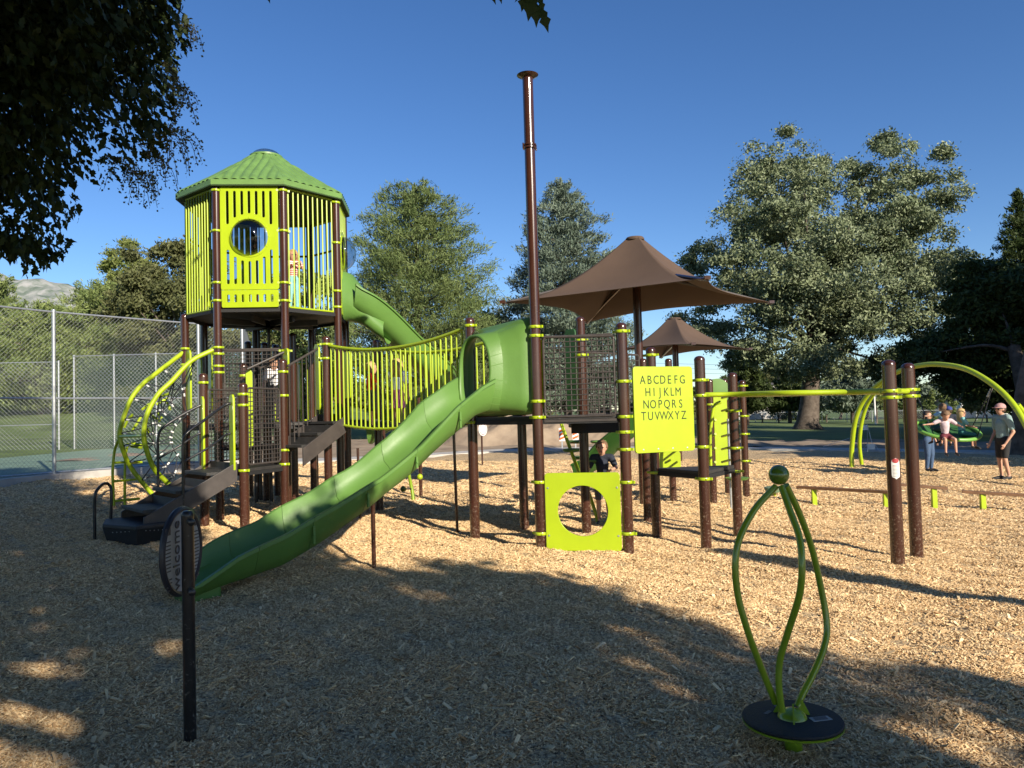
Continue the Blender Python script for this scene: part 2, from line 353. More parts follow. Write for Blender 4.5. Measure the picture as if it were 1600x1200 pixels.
# ================================================================== TREES
def leafmesh(name,C,A,B,m,parent,shape='diamond'):
    """C centres, A half-length vectors, B half-width vectors -> leaf faces"""
    n=len(C); o0=np.array(ORI[parent.name]); C=C-o0
    if shape=='diamond':
        V=np.stack([C-A,C+B,C+A,C-B],1); k=4; fl=np.array([0,1,2,0,2,3]); nf=2
    else: # pointed leaflet with lobed outline, folded along midrib
        Nn=np.cross(A,B); Nn/= (np.linalg.norm(Nn,axis=1)[:,None]+1e-9); wB=np.linalg.norm(B,axis=1)[:,None]; fo=Nn*wB*.35
        V=np.stack([C-A,C-A*.45+B*.8+fo,C-A*.15+B*.55+fo,C+A*.1+B+fo,C+A*.45+B*.4+fo*.5,C+A,C+A*.45-B*.4+fo*.5,C+A*.1-B+fo,C-A*.15-B*.55+fo,C-A*.45-B*.8+fo],1)
        k=10; fl=np.array([0,1,9, 1,2,9, 2,8,9, 2,3,8, 3,7,8, 3,4,7, 4,6,7, 4,5,6]); nf=8
    me=bpy.data.meshes.new(name); V=V.reshape(-1,3).astype(np.float32)
    idx=(np.arange(n)[:,None]*k+fl[None,:]).reshape(-1).astype(np.int32)
    me.vertices.add(len(V)); me.vertices.foreach_set('co',V.ravel()); me.loops.add(len(idx)); me.loops.foreach_set('vertex_index',idx)
    me.polygons.add(n*nf); me.polygons.foreach_set('loop_start',np.arange(n*nf,dtype=np.int32)*3)
    me.update(calc_edges=True); me.materials.append(m)
    return link(bpy.data.objects.new(name,me),parent)
def unit(v): return v/(np.linalg.norm(v,axis=1)[:,None]+1e-9)
def crown_pts(blobs,nclump,per,spread,shell=.55,flat=1,sub=22):
    """lobes -> boughs -> leaf clumps, so that shadowed gaps open between boughs"""
    vol=np.array([b[1][0]*b[1][1]*b[1][2] for b in blobs])**(.70); vol/=vol.sum()
    Cs=[];O=[]
    for (c,r),f in zip(blobs,vol):
        k=max(6,int(nclump*f)); r=np.array(r); nb=max(3,int(k/sub)); d=unit(rng.normal(size=(nb,3))); rad=(shell+(1.0-shell)*rng.random(nb)**.5)[:,None]
        bc=np.array(c)+d*rad*r*(1+.12*rng.normal(size=(nb,1))); rr=(r.mean()*.33*(.55+.9*rng.random(nb)))
        w_=rng.integers(0,nb,k); e=rng.normal(size=(k,3)); e[:,2]=np.abs(e[:,2])*.9-.25; e=unit(e+d[w_]*.6)
        p=bc[w_]+e*(rr[w_]*(.55+.5*rng.random(k)**.5))[:,None]*np.array([1.15,1.15,.8])
        Cs.append(p);O.append(unit(e+.6*d[w_]))
    Cs=np.concatenate(Cs);O=np.concatenate(O)
    n=len(Cs); sp=spread*(.5+.9*rng.random((n,1)))
    pts=(Cs[:,None,:]+rng.normal(size=(n,per,3))*sp[:,None,:]*np.array([1,1,flat])).reshape(-1,3)
    out=np.repeat(O,per,0); out=unit(out+.7*rng.normal(size=out.shape))
    return Cs,pts,out
def leafmat(name,c1,c2,tint,tr=.25,vs=.5,rough=.55):
    m=mat(name,c1,rough,col2=c2,vscale=vs,rand=(tint,.4,'island'),trans=tr,spec=.2); return m
Lpine=leafmat('pine_needles',(.075,.12,.035),(.145,.19,.065),(.19,.21,.09),.10)
Lpinel=leafmat('pale_pine_needles',(.10,.155,.045),(.20,.25,.08),(.26,.28,.11),.12)
Lspruce=leafmat('blue_spruce_needles',(.07,.105,.075),(.155,.20,.145),(.22,.26,.20),.08)
Lpoplar=leafmat('silver_green_leaves',(.030,.058,.020),(.21,.25,.125),(.40,.43,.28),.10,.55,.5)
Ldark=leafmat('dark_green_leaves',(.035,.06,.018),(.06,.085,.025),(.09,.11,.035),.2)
Lolive=leafmat('olive_brown_leaves',(.055,.07,.025),(.12,.13,.05),(.17,.165,.08),.15)
Lyellow=leafmat('yellow_green_leaves',(.13,.17,.04),(.20,.23,.07),(.28,.30,.10),.3)
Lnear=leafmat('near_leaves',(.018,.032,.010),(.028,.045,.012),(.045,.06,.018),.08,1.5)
def branches(b,base,targets,r0,mid,n=7):
    for t in targets:
        t=Vector(t); m_=Vector(mid)+ (t-Vector(mid))*.35+Vector((0,0,.05*(t-Vector(mid)).length))
        b.tube([Vector(mid)-Vector((0,0,.3)),m_,t],[r0,r0*.25],n,True,4)
def tree(name,label,base,blobs,m,nclump,per,spread,leaf,cat='tree',group=None,trunk_r=.4,fork=None,limbs=8,shape='diamond',asp=.45,shell=.5,droop=0,jit=1,flat=.75):
    base=Vector(base); t=thing(name,base,label,cat,group)
    Cs,pts,out=crown_pts(blobs,nclump,per,spread,shell,flat)
    n=len(pts); sz=leaf*(.6+.8*rng.random((n,1)))
    Nn=unit(out*1.0+.85*rng.normal(size=(n,3))); A=unit(np.cross(Nn,rng.normal(size=(n,3)))); B=np.cross(Nn,A); 
    leafmesh('crown',pts,A*sz,B*sz*asp,m,t,shape)
    b=MB(); top=Vector(np.mean([bb[0] for bb in blobs],axis=0)); f=fork if fork is not None else (top.z-base.z)*.5
    mid=Vector((base.x+(top.x-base.x)*.3,base.y+(top.y-base.y)*.3,base.z+f))
    b.tube([base-Vector((0,0,.3)),base+Vector((0,0,trunk_r*.7)),base+(mid-base)*.3,mid],[trunk_r*1.9,trunk_r*1.2,trunk_r,trunk_r*.75],12)
    ti=rng.choice(len(Cs),min(limbs,len(Cs)),replace=False)
    branches(b,base,[Cs[i]*.85+np.array(mid)*.15 for i in ti],trunk_r*.32,mid)
    b.build('trunk',bark,t,True,angle=80)
    return t
def pb(lst,Y,base_py_shift=0,dy=.9):
    """round lobes measured off the silhouette at distance Y: (px,py,radius px[,depth offset])"""
    out=[]
    for q in lst:
        px,py,r=q[:3]; off=q[3] if len(q)>3 else 0; Yq=Y+off; c=W(px,py,Yq); R=r/F*Yq; ry=q[4] if len(q)>4 else 1
        out.append(((c.x,c.y,c.z),(R,R*dy,R*ry)))
    return out
def gb(px,Y): 
    x=(px-800)/F*Y; return (x,Y,gz(x,Y))
def conifer(name,label,px,Y,top_py,width_px,base_py,m,seed,nb=520,per=42,leaf=.16,group=None,lean=0,skirt=.1,power=.8,irr=.18,round_=0,asp=.22,trr=.3,droop_=.30):
    r=np.random.default_rng(seed); base=gb(px,Y); t=thing(name,base,label,'tree',group)
    top=W(px,top_py,Y); zb=max(base[2]+.3,W(px,base_py,Y).z); Hh=top.z-zb; Rm=width_px/2/F*Y
    total=nb*per; NW=max(9,int(Hh/.62)); K=11
    uu=[];aa=[]
    for wi in range(NW):
        for k in range(K): uu.append((wi+.5+.35*r.normal())/NW); aa.append(wi*2.4+2*pi*k/K+.16*r.normal())
    u=np.clip(np.array(uu),0,1)**.95; ang=np.array(aa); nb=len(u)
    prof=((1-u)**power)*(1-round_)+round_*np.sqrt(np.clip(1-((u-.30)/.72)**2,0,1))
    prof*=1-.35*np.clip((.12-u)/.12,0,1)
    lob=1+irr*np.sin(ang*3+u*9+seed)+irr*.8*np.sin(ang*7-u*17)+.13*r.normal(size=nb)
    R=Rm*prof*lob+.2
    wt=(R**1.35); wt/=wt.sum(); cnt=np.maximum(30,(total*wt).astype(int))
    x0=base[0]+lean*u*Rm
    allp=[];allo=[];bb=MB()
    for i in range(nb):
        d=np.array([cos(ang[i]),sin(ang[i]),0]); z=zb+u[i]*Hh; L=R[i]; m_=cnt[i]
        # each bough: a plume of twig tufts, thicker outwards, tips turned up
        nt=max(5,int(m_/26)); st=.25+.75*r.random(nt)**.6; lat=(r.random(nt)*2-1)*(.10+.26*st*(1.15-st))*L; 
        w_=r.integers(0,nt,m_); s=st[w_]; tuft=.10+.035*L
        side=np.array([-d[1],d[0],0]); rise=-.12*s+droop_*s*s
        p=np.array([x0[i],base[1],0])+d*(s*L)[:,None]+side*lat[w_][:,None]; p[:,2]=z+L*rise-.05*np.abs(lat[w_])
        p=p+r.normal(size=(m_,3))*tuft*np.array([1,1,.75]); 
        o=unit(d*.6+np.array([0,0,.6])+.6*r.normal(size=(m_,3)))
        allp.append(p);allo.append(o)
        if i%3==0: bb.tube([(x0[i],base[1],z),(x0[i]+d[0]*L*.8,base[1]+d[1]*L*.8,z+.05*L)],[.03+.02*L,.01],5,False)
    # dark inner core of old twigs
    k=int(total*.16); uc=r.random(k); ac=r.random(k)*2*pi; pc_=((1-uc)**power)*(1-round_)+round_*np.sqrt(np.clip(1-((uc-.30)/.72)**2,0,1)); rc=Rm*pc_*.55*r.random(k)**.5
    allp.append(np.stack([base[0]+rc*np.cos(ac),base[1]+rc*np.sin(ac),zb+uc*Hh*.97],1)); allo.append(unit(r.normal(size=(k,3))))
    # pointed top
    k=220; ut=r.random(k); allp.append(np.stack([base[0]+lean*Rm+.22*(1-ut)*r.normal(size=k),base[1]+.22*(1-ut)*r.normal(size=k),zb+Hh*(.955+.06*ut)],1)); allo.append(unit(np.array([0,0,1])+.5*r.normal(size=(k,3))))
    # leader
    pts=np.concatenate(allp);out=np.concatenate(allo); n=len(pts)
    sz=leaf*(.6+.9*r.random((n,1))); A=out; B=unit(np.cross(A,r.normal(size=(n,3))))
    leafmesh('crown',pts,A*sz,B*sz*asp,m,t)
    bb.tube([Vector(base)-Vector((0,0,.3)),(base[0]+lean*.4*Rm,base[1],zb+Hh*.4),(base[0]+lean*Rm,base[1],zb+Hh*.97)],[trr,trr*.7,.03],9)
    bb.build('trunk',bark,t,True,angle=80); return t
# the big silvery tree right of centre
tb=W(1262,668,70)
BT=pb([(1245,300,80),(1195,330,62,-2),(1290,298,52,3),(1235,240,30,0),(1180,262,34,0),(1215,400,90,-5),(1130,430,60,0),(1090,440,38,2),(1100,500,42,2),(1150,510,55,-3),
   (1410,290,66,0),(1385,245,36,2),(1440,250,34,0),(1450,330,48,0),(1420,380,74,-4),(1340,402,62,-2),(1315,440,92,-6),(1440,450,66,0),(1485,420,30,1),(1390,490,80,-3),(1260,500,80,-5),(1475,490,34,3),
   (1215,560,44,-3),(1160,560,28,1),(1300,545,50,-2),(1350,560,36,2),(1240,560,40,0),(1400,545,44,0),(1190,420,56,3),(1290,400,60,6),(1370,330,44,4),(1270,480,60,5),(1440,400,50,3)],70)
tree('broadleaf_tree','huge silvery green tree with twin rounded tops and a flared trunk behind the overhead ladder',(tb.x,tb.y,gz(tb.x,tb.y)),BT,Lpoplar,8800,26,.34,.155,trunk_r=.85,fork=7.5,limbs=34,asp=.42,shell=.22)
# trees, left to right
conifer('pine_tree','pale green pine at the far left edge behind the court, under the overhanging leaves',-22,74,415,150,650,Lpinel,3,nb=560,per=60,leaf=.19,round_=.4)
conifer('pine_tree','wide feathery pine behind the court, left of the tower, in front of the mountain',168,72,444,230,652,Lpinel,4,nb=820,per=64,leaf=.18,round_=.55)
conifer('pine_tree','wide feathery pine at the centre of the court background, between two others',62,68,478,230,655,Lpinel,14,nb=700,per=64,leaf=.18,round_=.65)
b_=pb([(185,400,20),(205,392,17),(222,410,18),(180,418,14),(205,420,17)],110)
tree('poplar_tree','slender pale tree whose thin top pokes up left of the tower',gb(205,110),b_,Lyellow,190,26,.42,.22,trunk_r=.25,fork=18,limbs=8)
b_=pb([(214,440,26),(190,455,24),(170,470,30),(230,460,20)],82)
tree('broadleaf_tree','cream tinted leafy tree just left of the dark tree beside the tower',gb(200,82),b_,Lyellow,420,30,.42,.19,trunk_r=.3,fork=9,limbs=6)
b_=pb([(255,440,50),(240,418,32),(215,462,36),(268,400,28),(200,500,36),(235,480,50),(290,430,46),(270,520,60),(230,560,50),(320,480,60),(340,560,70),(400,540,60),(215,600,34),(300,600,50)],58)
tree('broadleaf_tree','dark brownish green tree directly behind the tower on its left side',gb(300,58),b_,Lolive,2600,30,.30,.145,trunk_r=.4,fork=4,limbs=14)
b_=pb([(480,470,50),(450,520,50),(500,540,50),(430,590,40),(490,600,46)],62)
tree('broadleaf_tree','green tree seen under the tower floor between its posts',gb(470,62),b_,Lpinel,1100,34,.32,.15,trunk_r=.35,fork=4,limbs=10)
conifer('pine_tree','broad rounded olive pine right of the tower, behind the hanging bridge',655,46,292,262,640,Lpine,8,nb=1300,per=74,leaf=.135,round_=.5,irr=.13,power=.62,asp=.16)
b_=pb([(775,520,26),(760,545,30),(790,545,26),(740,570,34)],60)
tree('broadleaf_tree','small light green tree filling the gap between the pine and the blue spruce',gb(765,60),b_,Lpinel,330,30,.4,.2,trunk_r=.2,fork=3,limbs=6)
conifer('spruce_tree','dense blue green spruce behind the tall brown pole',886,52,284,222,640,Lspruce,21,nb=1250,per=66,leaf=.135,power=.72,irr=.14,round_=.3,asp=.22,droop_=.16)
conifer('spruce_tree','dark narrow spruce under the left side of the silvery tree',1165,95,545,80,640,Ldark,31,nb=300,per=40,leaf=.3)
conifer('spruce_tree','dark spruce just right of the big flared trunk',1330,100,560,90,642,Lspruce,32,nb=320,per=36,leaf=.3)
conifer('spruce_tree','dark green spruce left of the big flared trunk near the far fence',1232,108,572,70,640,Ldark,33,nb=260,per=36,leaf=.3)
conifer('spruce_tree','tall dark conifer whose tip stands above the trees at the right edge',1606,60,300,230,640,Ldark,34,nb=900,per=56,leaf=.18,power=1.0,irr=.25)
b_=pb([(1372,590,22),(1360,612,20),(1385,612,20)],100)
tree('broadleaf_tree','small bright yellow green tree with a white stem beyond the arch legs',gb(1367,100),b_,Lyellow,170,26,.4,.26,trunk_r=.12,fork=3,limbs=5)
b_=pb([(1555,440,44),(1520,470,36),(1590,460,50),(1530,520,50),(1490,540,36),(1580,540,60),(1455,560,34),(1500,585,34),(1560,600,40),(1620,560,60),(1425,575,22)],48)
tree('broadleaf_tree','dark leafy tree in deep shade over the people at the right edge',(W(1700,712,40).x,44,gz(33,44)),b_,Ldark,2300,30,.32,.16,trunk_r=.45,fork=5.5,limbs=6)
for i,(px,py,r,Y,lb) in enumerate([(1215,612,26,112,'leafy shrub at the far fence below the dark roof'),(1290,620,22,112,'rounded shrub at the far fence right of the big trunk'),(1190,625,18,110,'pale shrub at the far fence beside the brown posts'),(1410,605,30,108,'leafy shrub at the far fence behind the twin posts'),(1540,612,30,100,'bushy shrub by the far fence behind the man')]):
    c=W(px,py,Y); tree('shrub',lb,(c.x,c.y,gz(c.x,c.y)),pb([(px,py,r),(px+r*.8,py+8,r*.6),(px-r*.8,py+6,r*.6)],Y),Lspruce if i%2 else Lolive,130,24,.4,.28,cat='shrub',trunk_r=.1,fork=1,limbs=3)
for i,(px,py0,Y,lb) in enumerate([(1457,612,96,'leftmost narrow column cypress beyond the swing'),(1472,614,96,'narrow column cypress second from the left beyond the swing'),(1484,613,98,'third narrow column cypress, right of a pair'),(1490,612,95,'rightmost narrow column cypress beyond the swing')]):
    c=W(px,py0,Y); h=c.z-gz(c.x,Y)
    blobs=[((c.x,Y,gz(c.x,Y)+h*k),(.38*(1.25-k*.7),.38,h*.2)) for k in(.2,.45,.7,.9)]
    tree('cypress_tree',lb,(c.x,Y,gz(c.x,Y)),blobs,Lpinel,60,24,.12,.14,trunk_r=.07,fork=1,limbs=2,group='column cypresses beyond the swing')
# dark backdrop hedgerow of far trees: each its own
far=[(-60,640,60,100),(20,622,34,100),(100,628,34,98),(170,622,34,102),(545,630,40,80),(610,640,30,78),(700,630,34,82),(860,640,30,84),(960,626,30,86),(1010,640,24,110),(1050,636,26,112),(1120,640,20,118)]
labs=['leftmost shrub of the hedge beyond the court lawn','shrub of the court hedge left of the nearest fence post','shrub of the court hedge just right of the nearest fence post','shrub of the court hedge left of the climbing arches','low shrub behind the left end of the hanging bridge','low shrub under the middle of the hanging bridge','low shrub behind the long slide','low shrub behind the grey mesh panel','low shrub behind the right part of the mesh panel','low shrub left of the alphabet board','low shrub behind the alphabet board','low shrub seen right of the alphabet board']
for (px,py,r,Y),lb in zip(far,labs):
    c=W(px,py,Y); zb=gz(c.x,c.y); hh=max(1.2,c.z-zb)
    tree('shrub',lb,(c.x,c.y,zb),[((c.x,c.y,zb+hh*.6),(r/F*Y*1.3,2,hh*.75))],Ldark if px<300 else Lolive,130,26,.4,.28,cat='shrub',trunk_r=.1,fork=.6,limbs=3)
for (px,py,r,Y),lb in zip([(1040,615,26,150),(1085,622,22,150),(1215,596,30,135),(1262,600,34,140),(1310,588,34,150),(1352,596,24,140),(1400,590,34,135),(1440,596,30,140),(1478,590,30,135),(1515,588,30,140),(1560,584,36,135),(1610,584,34,140),(1175,608,26,160),(-40,610,50,120),(60,608,44,120),(430,615,50,110),(520,612,44,110),(600,612,44,105),(800,622,40,110),(720,618,36,110)],
  ['far tree left of the alphabet board','far tree behind the alphabet board','far tree right of the gabled dark roof','far tree directly behind the flared trunk','far tree between the flared trunk and the white stemmed tree','far tree behind the white stemmed tree','far tree behind the left twin post','far tree just right of the twin posts','far tree behind the column cypresses','far tree above the white garage','far tree above the man','far tree at the right picture edge','far tree at the dark gabled roof','far tree beyond the court at the left picture edge','far tree beyond the court behind the nearest fence post','far tree seen between the tower legs','far tree behind the left post of the bridge','far tree behind the middle of the bridge','far tree behind the slide hood','far tree behind the right end of the bridge']):
    c=W(px,py,Y); zb=gz(c.x,c.y); hh=max(2,c.z-zb)
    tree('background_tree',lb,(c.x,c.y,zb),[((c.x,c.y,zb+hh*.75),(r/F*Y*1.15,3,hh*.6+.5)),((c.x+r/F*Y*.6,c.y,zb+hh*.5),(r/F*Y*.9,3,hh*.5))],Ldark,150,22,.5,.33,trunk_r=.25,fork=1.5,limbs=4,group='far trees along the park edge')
# unseen trees added outside the frame to the right to shade the lawn
for i,(x,y,h,R) in enumerate([(46,25,22,8),(38,28,20,6),(54,36,17,7),(40,12,14,6),(66,46,18,7),(78,52,16,6),(30,9,13,5),(92,60,18,7),(60,18,17,7),(76,34,18,8),(98,72,17,7),(23,17,9,2.6),(30,24,20,5.5),(33,30,15,5),(45,36,20,7),(56,44,20,8),(47,47,19,5.5),(70,56,20,8),(84,66,20,8),(38,20,18,7)]):
    z=gz(x,y); bl=[((x,y,z+h*.62),(R,R,h*.36)),((x+R*.5,y,z+h*.5),(R*.6,R*.6,h*.25)),((x-R*.4,y+R*.4,z+h*.5),(R*.6,R*.6,h*.25))]
    tree('added_shade_tree','unseen tree added beyond the right edge to shade the lawn',(x,y,z),bl,Ldark,230,12,.7,.72,trunk_r=.35,fork=h*.3,limbs=5,group='unseen trees added on the right for shade')
# ---- near tree overhanging the upper left (trunk just outside the frame)
def inpoly(px,py,poly):
    c=False;n=len(poly)
    for i in range(n):
        x1,y1=poly[i];x2,y2=poly[i-1]
        if (y1>py)!=(y2>py) and px<(x2-x1)*(py-y1)/(y2-y1)+x1: c=not c
    return c
VIS=[(-400,-600),(330,-600),(285,0),(270,30),(290,80),(275,130),(262,180),(262,230),(215,262),(190,285),(165,290),(140,275),(112,262),(100,300),(118,335),(108,380),(85,412),(60,425),(30,405),(-10,400),(-400,500)]
t=thing('broadleaf_tree',(-7.2,4.6,gz(-7.2,4.6)),'dark overhanging tree with drooping leaves filling the upper left corner','tree')
bl=[((-4.1,6.5,4.75),(1.3,1.2,1.4)),((-3.9,6.3,5.6),(1.3,1.2,1.2)),((-4.9,6.9,3.6),(.7,.7,.7)),((-6.6,5.4,6.4),(3.4,3.0,2.9)),((-4.6,6.2,5.6),(2.3,2.0,2.1)),((-5.2,6.6,4.3),(1.7,1.5,1.3)),((-4.2,5.6,6.6),(2.2,2.2,2)),((-8.5,3.5,6),(3,3,3)),((-4.6,7.0,3.9),(.9,.8,.9))]
Cs,pts,out=crown_pts(bl,5600,22,.16,.1,sub=12)
keep=[]
for i,p in enumerate(pts):
    q=proj(p)
    if -60<q[0]<1660 and -60<q[1]<1260 and p[1]>0:
        e=12*sin(p[0]*9+p[2]*7)+9*sin(p[2]*21+p[1]*5); keep.append(inpoly(q[0]+e,q[1]-e*.6,VIS))
    else: keep.append(p[2]>3.1)
keep=np.array(keep); pts=pts[keep]; out=out[keep]; n=len(pts)
A=unit(out*.7+np.array([.1,0,-1.0])+.35*rng.normal(size=(n,3))); B=unit(np.cross(A,rng.normal(size=(n,3)))); sz=.050*(.6+.8*rng.random((n,1)))
vis=np.array([(-80<proj(q_)[0]<700 and -80<proj(q_)[1]<600) for q_ in pts])
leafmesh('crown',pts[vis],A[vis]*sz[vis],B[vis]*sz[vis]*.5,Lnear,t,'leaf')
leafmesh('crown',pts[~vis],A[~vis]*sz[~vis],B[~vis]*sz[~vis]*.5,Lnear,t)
# seed sprays hanging off the right side
segs=[];b=MB()
Sp=[]
for (px,py,Y,L) in [(275,120,6.3,.35),(285,180,6.3,.3),(262,235,6.2,.35),(270,215,6.5,.4),(285,225,6.1,.3),(255,262,6.4,.4),(215,285,6.3,.35),(228,290,6.2,.3),(205,270,6.4,.35),(300,62,6.4,.25),(240,250,6.3,.35),(180,270,6.5,.3),(285,160,6.5,.3)]:
    a=W(px-25,py-25,Y); 
    for k in range(5):
        e=a+Vector((random.uniform(.05,.3),random.uniform(-.1,.1),-L*random.uniform(.4,1.2))); m_=(a+e)/2+Vector((.06,0,.05)); c=smooth([a,m_,e],5)
        b.tube(c,.0022,4,False)
        for q in c[2:]:
            for j in range(3): Sp.append((q.x+random.uniform(-.03,.03),q.y+random.uniform(-.03,.03),q.z+random.uniform(-.03,.03)))
b.build('seed_stalks',bark,t); Sp=np.array(Sp); n=len(Sp); A=unit(rng.normal(size=(n,3))); B=unit(np.cross(A,rng.normal(size=(n,3)))); leafmesh('seed_pods',Sp,A*.013,B*.010,Lolive,t)
b=MB(); b.tube([(-7.2,4.6,-.2),(-7.2,4.6,.3),(-7.1,4.7,1.6),(-6.9,4.9,3.3)],[.4,.28,.22,.2],12)
for i in rng.choice(len(Cs),26,replace=False):
    q=Cs[i]; pr=proj(q)
    if -60<pr[0]<1660 and not inpoly(pr[0],pr[1],VIS): continue
    b.tube([(-6.9,4.9,3.2),((-6.9+q[0])/2,(4.9+q[1])/2,(3.4+q[2])/2+.2),tuple(q)],[.09,.012],6,False,4)
b.build('trunk',bark,t,True,angle=80)
# ---- tree behind the viewpoint: its canopy is shaped to a set shade outline on the foreground, one twig hangs into the top of the frame
BX=[0,60,110,160,230,300,345,420,480,520,560,620,700,760,850,950,1060,1130,1200,1300,1400,1500,1600,1800]
BY=[770,752,758,775,806,835,872,862,850,872,888,892,880,888,906,938,985,1000,1008,1052,1050,1070,1092,1130]
t=thing('broadleaf_tree',(9.5,-7.5,gz(9,-7)),'large park tree behind the viewpoint whose shade covers the foreground','tree')
LP=[];LC=[]
cot=Vector((SUN.x/SUN.z,SUN.y/SUN.z,0))
gap=[(45,1140,140,95),(60,1040,60,30),(250,1010,40,14),(395,1150,55,26),(1430,1150,140,50),(1560,1180,90,60),(1120,1150,40,20),(620,930,60,12),(330,900,40,10)]
tries=0
while len(LC)<3600 and tries<60000:
    tries+=1
    y=random.uniform(.6,15.5); x=random.uniform(-12,9)
    pr=proj((x,y,gz(x,y)))
    if pr[0]<-900 or pr[0]>1900: continue
    lim=float(np.interp(pr[0],BX,BY))
    if pr[1]<lim+4: continue
    if any(((pr[0]-a)/c)**2+((pr[1]-b_)/d)**2<1 for a,b_,c,d in gap) and random.random()<.93: continue
    z=random.uniform(4.2,8.8)
    p=Vector((x,y,0))+cot*z+Vector((0,0,z))
    if p.y>-.8: 
        q=proj(p)
        if p.y>0 and q[1]>-80 and -80<q[0]<1680: continue
    LC.append(p)
tries=0; n0=len(LC)
while len(LC)<n0+1900 and tries<60000:  # clumps added to screen skylight off the shaded ground
    tries+=1
    p=Vector((random.uniform(-13,9),random.uniform(-13,.6),random.uniform(4.4,8.6))); g_=p-cot*p.z-Vector((0,0,p.z)); pr=proj((g_.x,g_.y,gz(g_.x,g_.y)))
    if g_.y>.3:
        if pr[0]>-60 and pr[0]<1700 and pr[1]<float(np.interp(pr[0],BX,BY))+14 : continue
        if pr[0]>1600: continue
        if -60<pr[0]<1700 and any(((pr[0]-a)/c)**2+((pr[1]-b_)/d)**2<1 for a,b_,c,d in gap) and random.random()<.93: continue
    LC.append(p)
tries=0; n0=len(LC)
while len(LC)<n0+1300 and tries<60000:  # clumps added to throw shade on the near overhanging tree
    tries+=1
    q0=Vector((random.uniform(-7,-2.9),random.uniform(4.6,7.6),random.uniform(3.2,7.5))); p=q0+SUN*random.uniform(5,15)
    if p.y>0 and proj(p)[1]>-60 and -80<proj(p)[0]<1680: continue
    hd_=Vector((-SUN.x,-SUN.y)).normalized(); rel=Vector((-4.2-p.x,13.2-p.y)); 
    if abs(rel.x*hd_.y-rel.y*hd_.x)<4.0: continue
    LC.append(p)
for _ in range(1700):   # clumps added high over the viewpoint to block skylight
    p=Vector((random.uniform(-10,10),random.uniform(-12,-.5),random.uniform(8.5,12.5))); g_=p-cot*p.z; pr=proj((g_.x,g_.y,gz(g_.x,g_.y)))
    if g_.y>.3 and (-700<pr[0]<1700) and pr[1]<float(np.interp(pr[0],BX,BY))+14: continue
    if g_.y>.3 and pr[0]>1600: continue
    if any(((pr[0]-a)/c)**2+((pr[1]-b_)/d)**2<1 for a,b_,c,d in gap) and random.random()<.9: continue
    hd_=Vector((-SUN.x,-SUN.y)).normalized(); rel=Vector((-4.2-p.x,13.2-p.y))
    if abs(rel.x*hd_.y-rel.y*hd_.x)<4.0 and pr[1]<float(np.interp(pr[0],BX,BY)): continue
    LC.append(p)
LC=np.array([tuple(p) for p in LC]); per=10
pts=(LC[:,None,:]+rng.normal(size=(len(LC),per,3))*.13).reshape(-1,3); n=len(pts)
kp=np.array([not(p[1]>0 and proj(p)[1]>-40 and -60<proj(p)[0]<1660) for p in pts]); pts=pts[kp]; n=len(pts)
A=unit(rng.normal(size=(n,3))+np.array([0,0,-.6])); B=unit(np.cross(A,rng.normal(size=(n,3)))); sz=.10*(.6+.8*rng.random((n,1)))
leafmesh('crown',pts,A*sz,B*sz*.62,Lnear,t)
b=MB(); b.tube([(9.5,-7.5,-.3),(9.5,-7.5,.4),(9.3,-7.4,2.5),(8.8,-7,4.6)],[.6,.42,.34,.3],12)
for i in rng.choice(len(LC),26,replace=False):
    q=LC[i]; b.tube([(8.8,-7,4.5),((8.8+q[0])/2,(-7+q[1])/2,(4.9+q[2])/2+.3),tuple(q)],[.13,.015],6,False,4)
tw=[W(790,-60,3.0),W(806,-18,3.0),W(822,-2,3.0),W(838,8,3.0)]
b.tube([(8.8,-7,5.2),(4,-2.5,5.4),(.8,1.6,4.0),tw[0]],[.06,.006],6,False,5); b.tube(tw,.003,5,False,3)
b.build('trunk',bark,t,True,angle=80)
tl=[(770,-4,5,12,.5),(782,-2,2,9,.5),(818,4,-3,15,.8),(829,12,-4,22,.8),(838,24,0,20,.6),(851,32,6,20,.6),(846,8,4,12,.6),(812,-6,-8,10,.5),(802,-12,-6,9,.5),(420,-2,2,8,.5)]
C_=[];A_=[];B_=[]
for px,py,ax,ay,wd in tl:
    c=W(px,py,3.0); a=W(px+ax,py+ay,3.0)-c; C_.append(c); A_.append(a*1.0); bv=a.cross(Vector((0,1,0))).normalized()*a.length*.45*(wd/.6); B_.append(bv)
for v_,a_,b__ in zip(C_,A_,B_): leafmesh('leaf',np.array([tuple(v_)]),np.array([tuple(a_)]),np.array([tuple(b__)]),Lnear,t,'leaf')
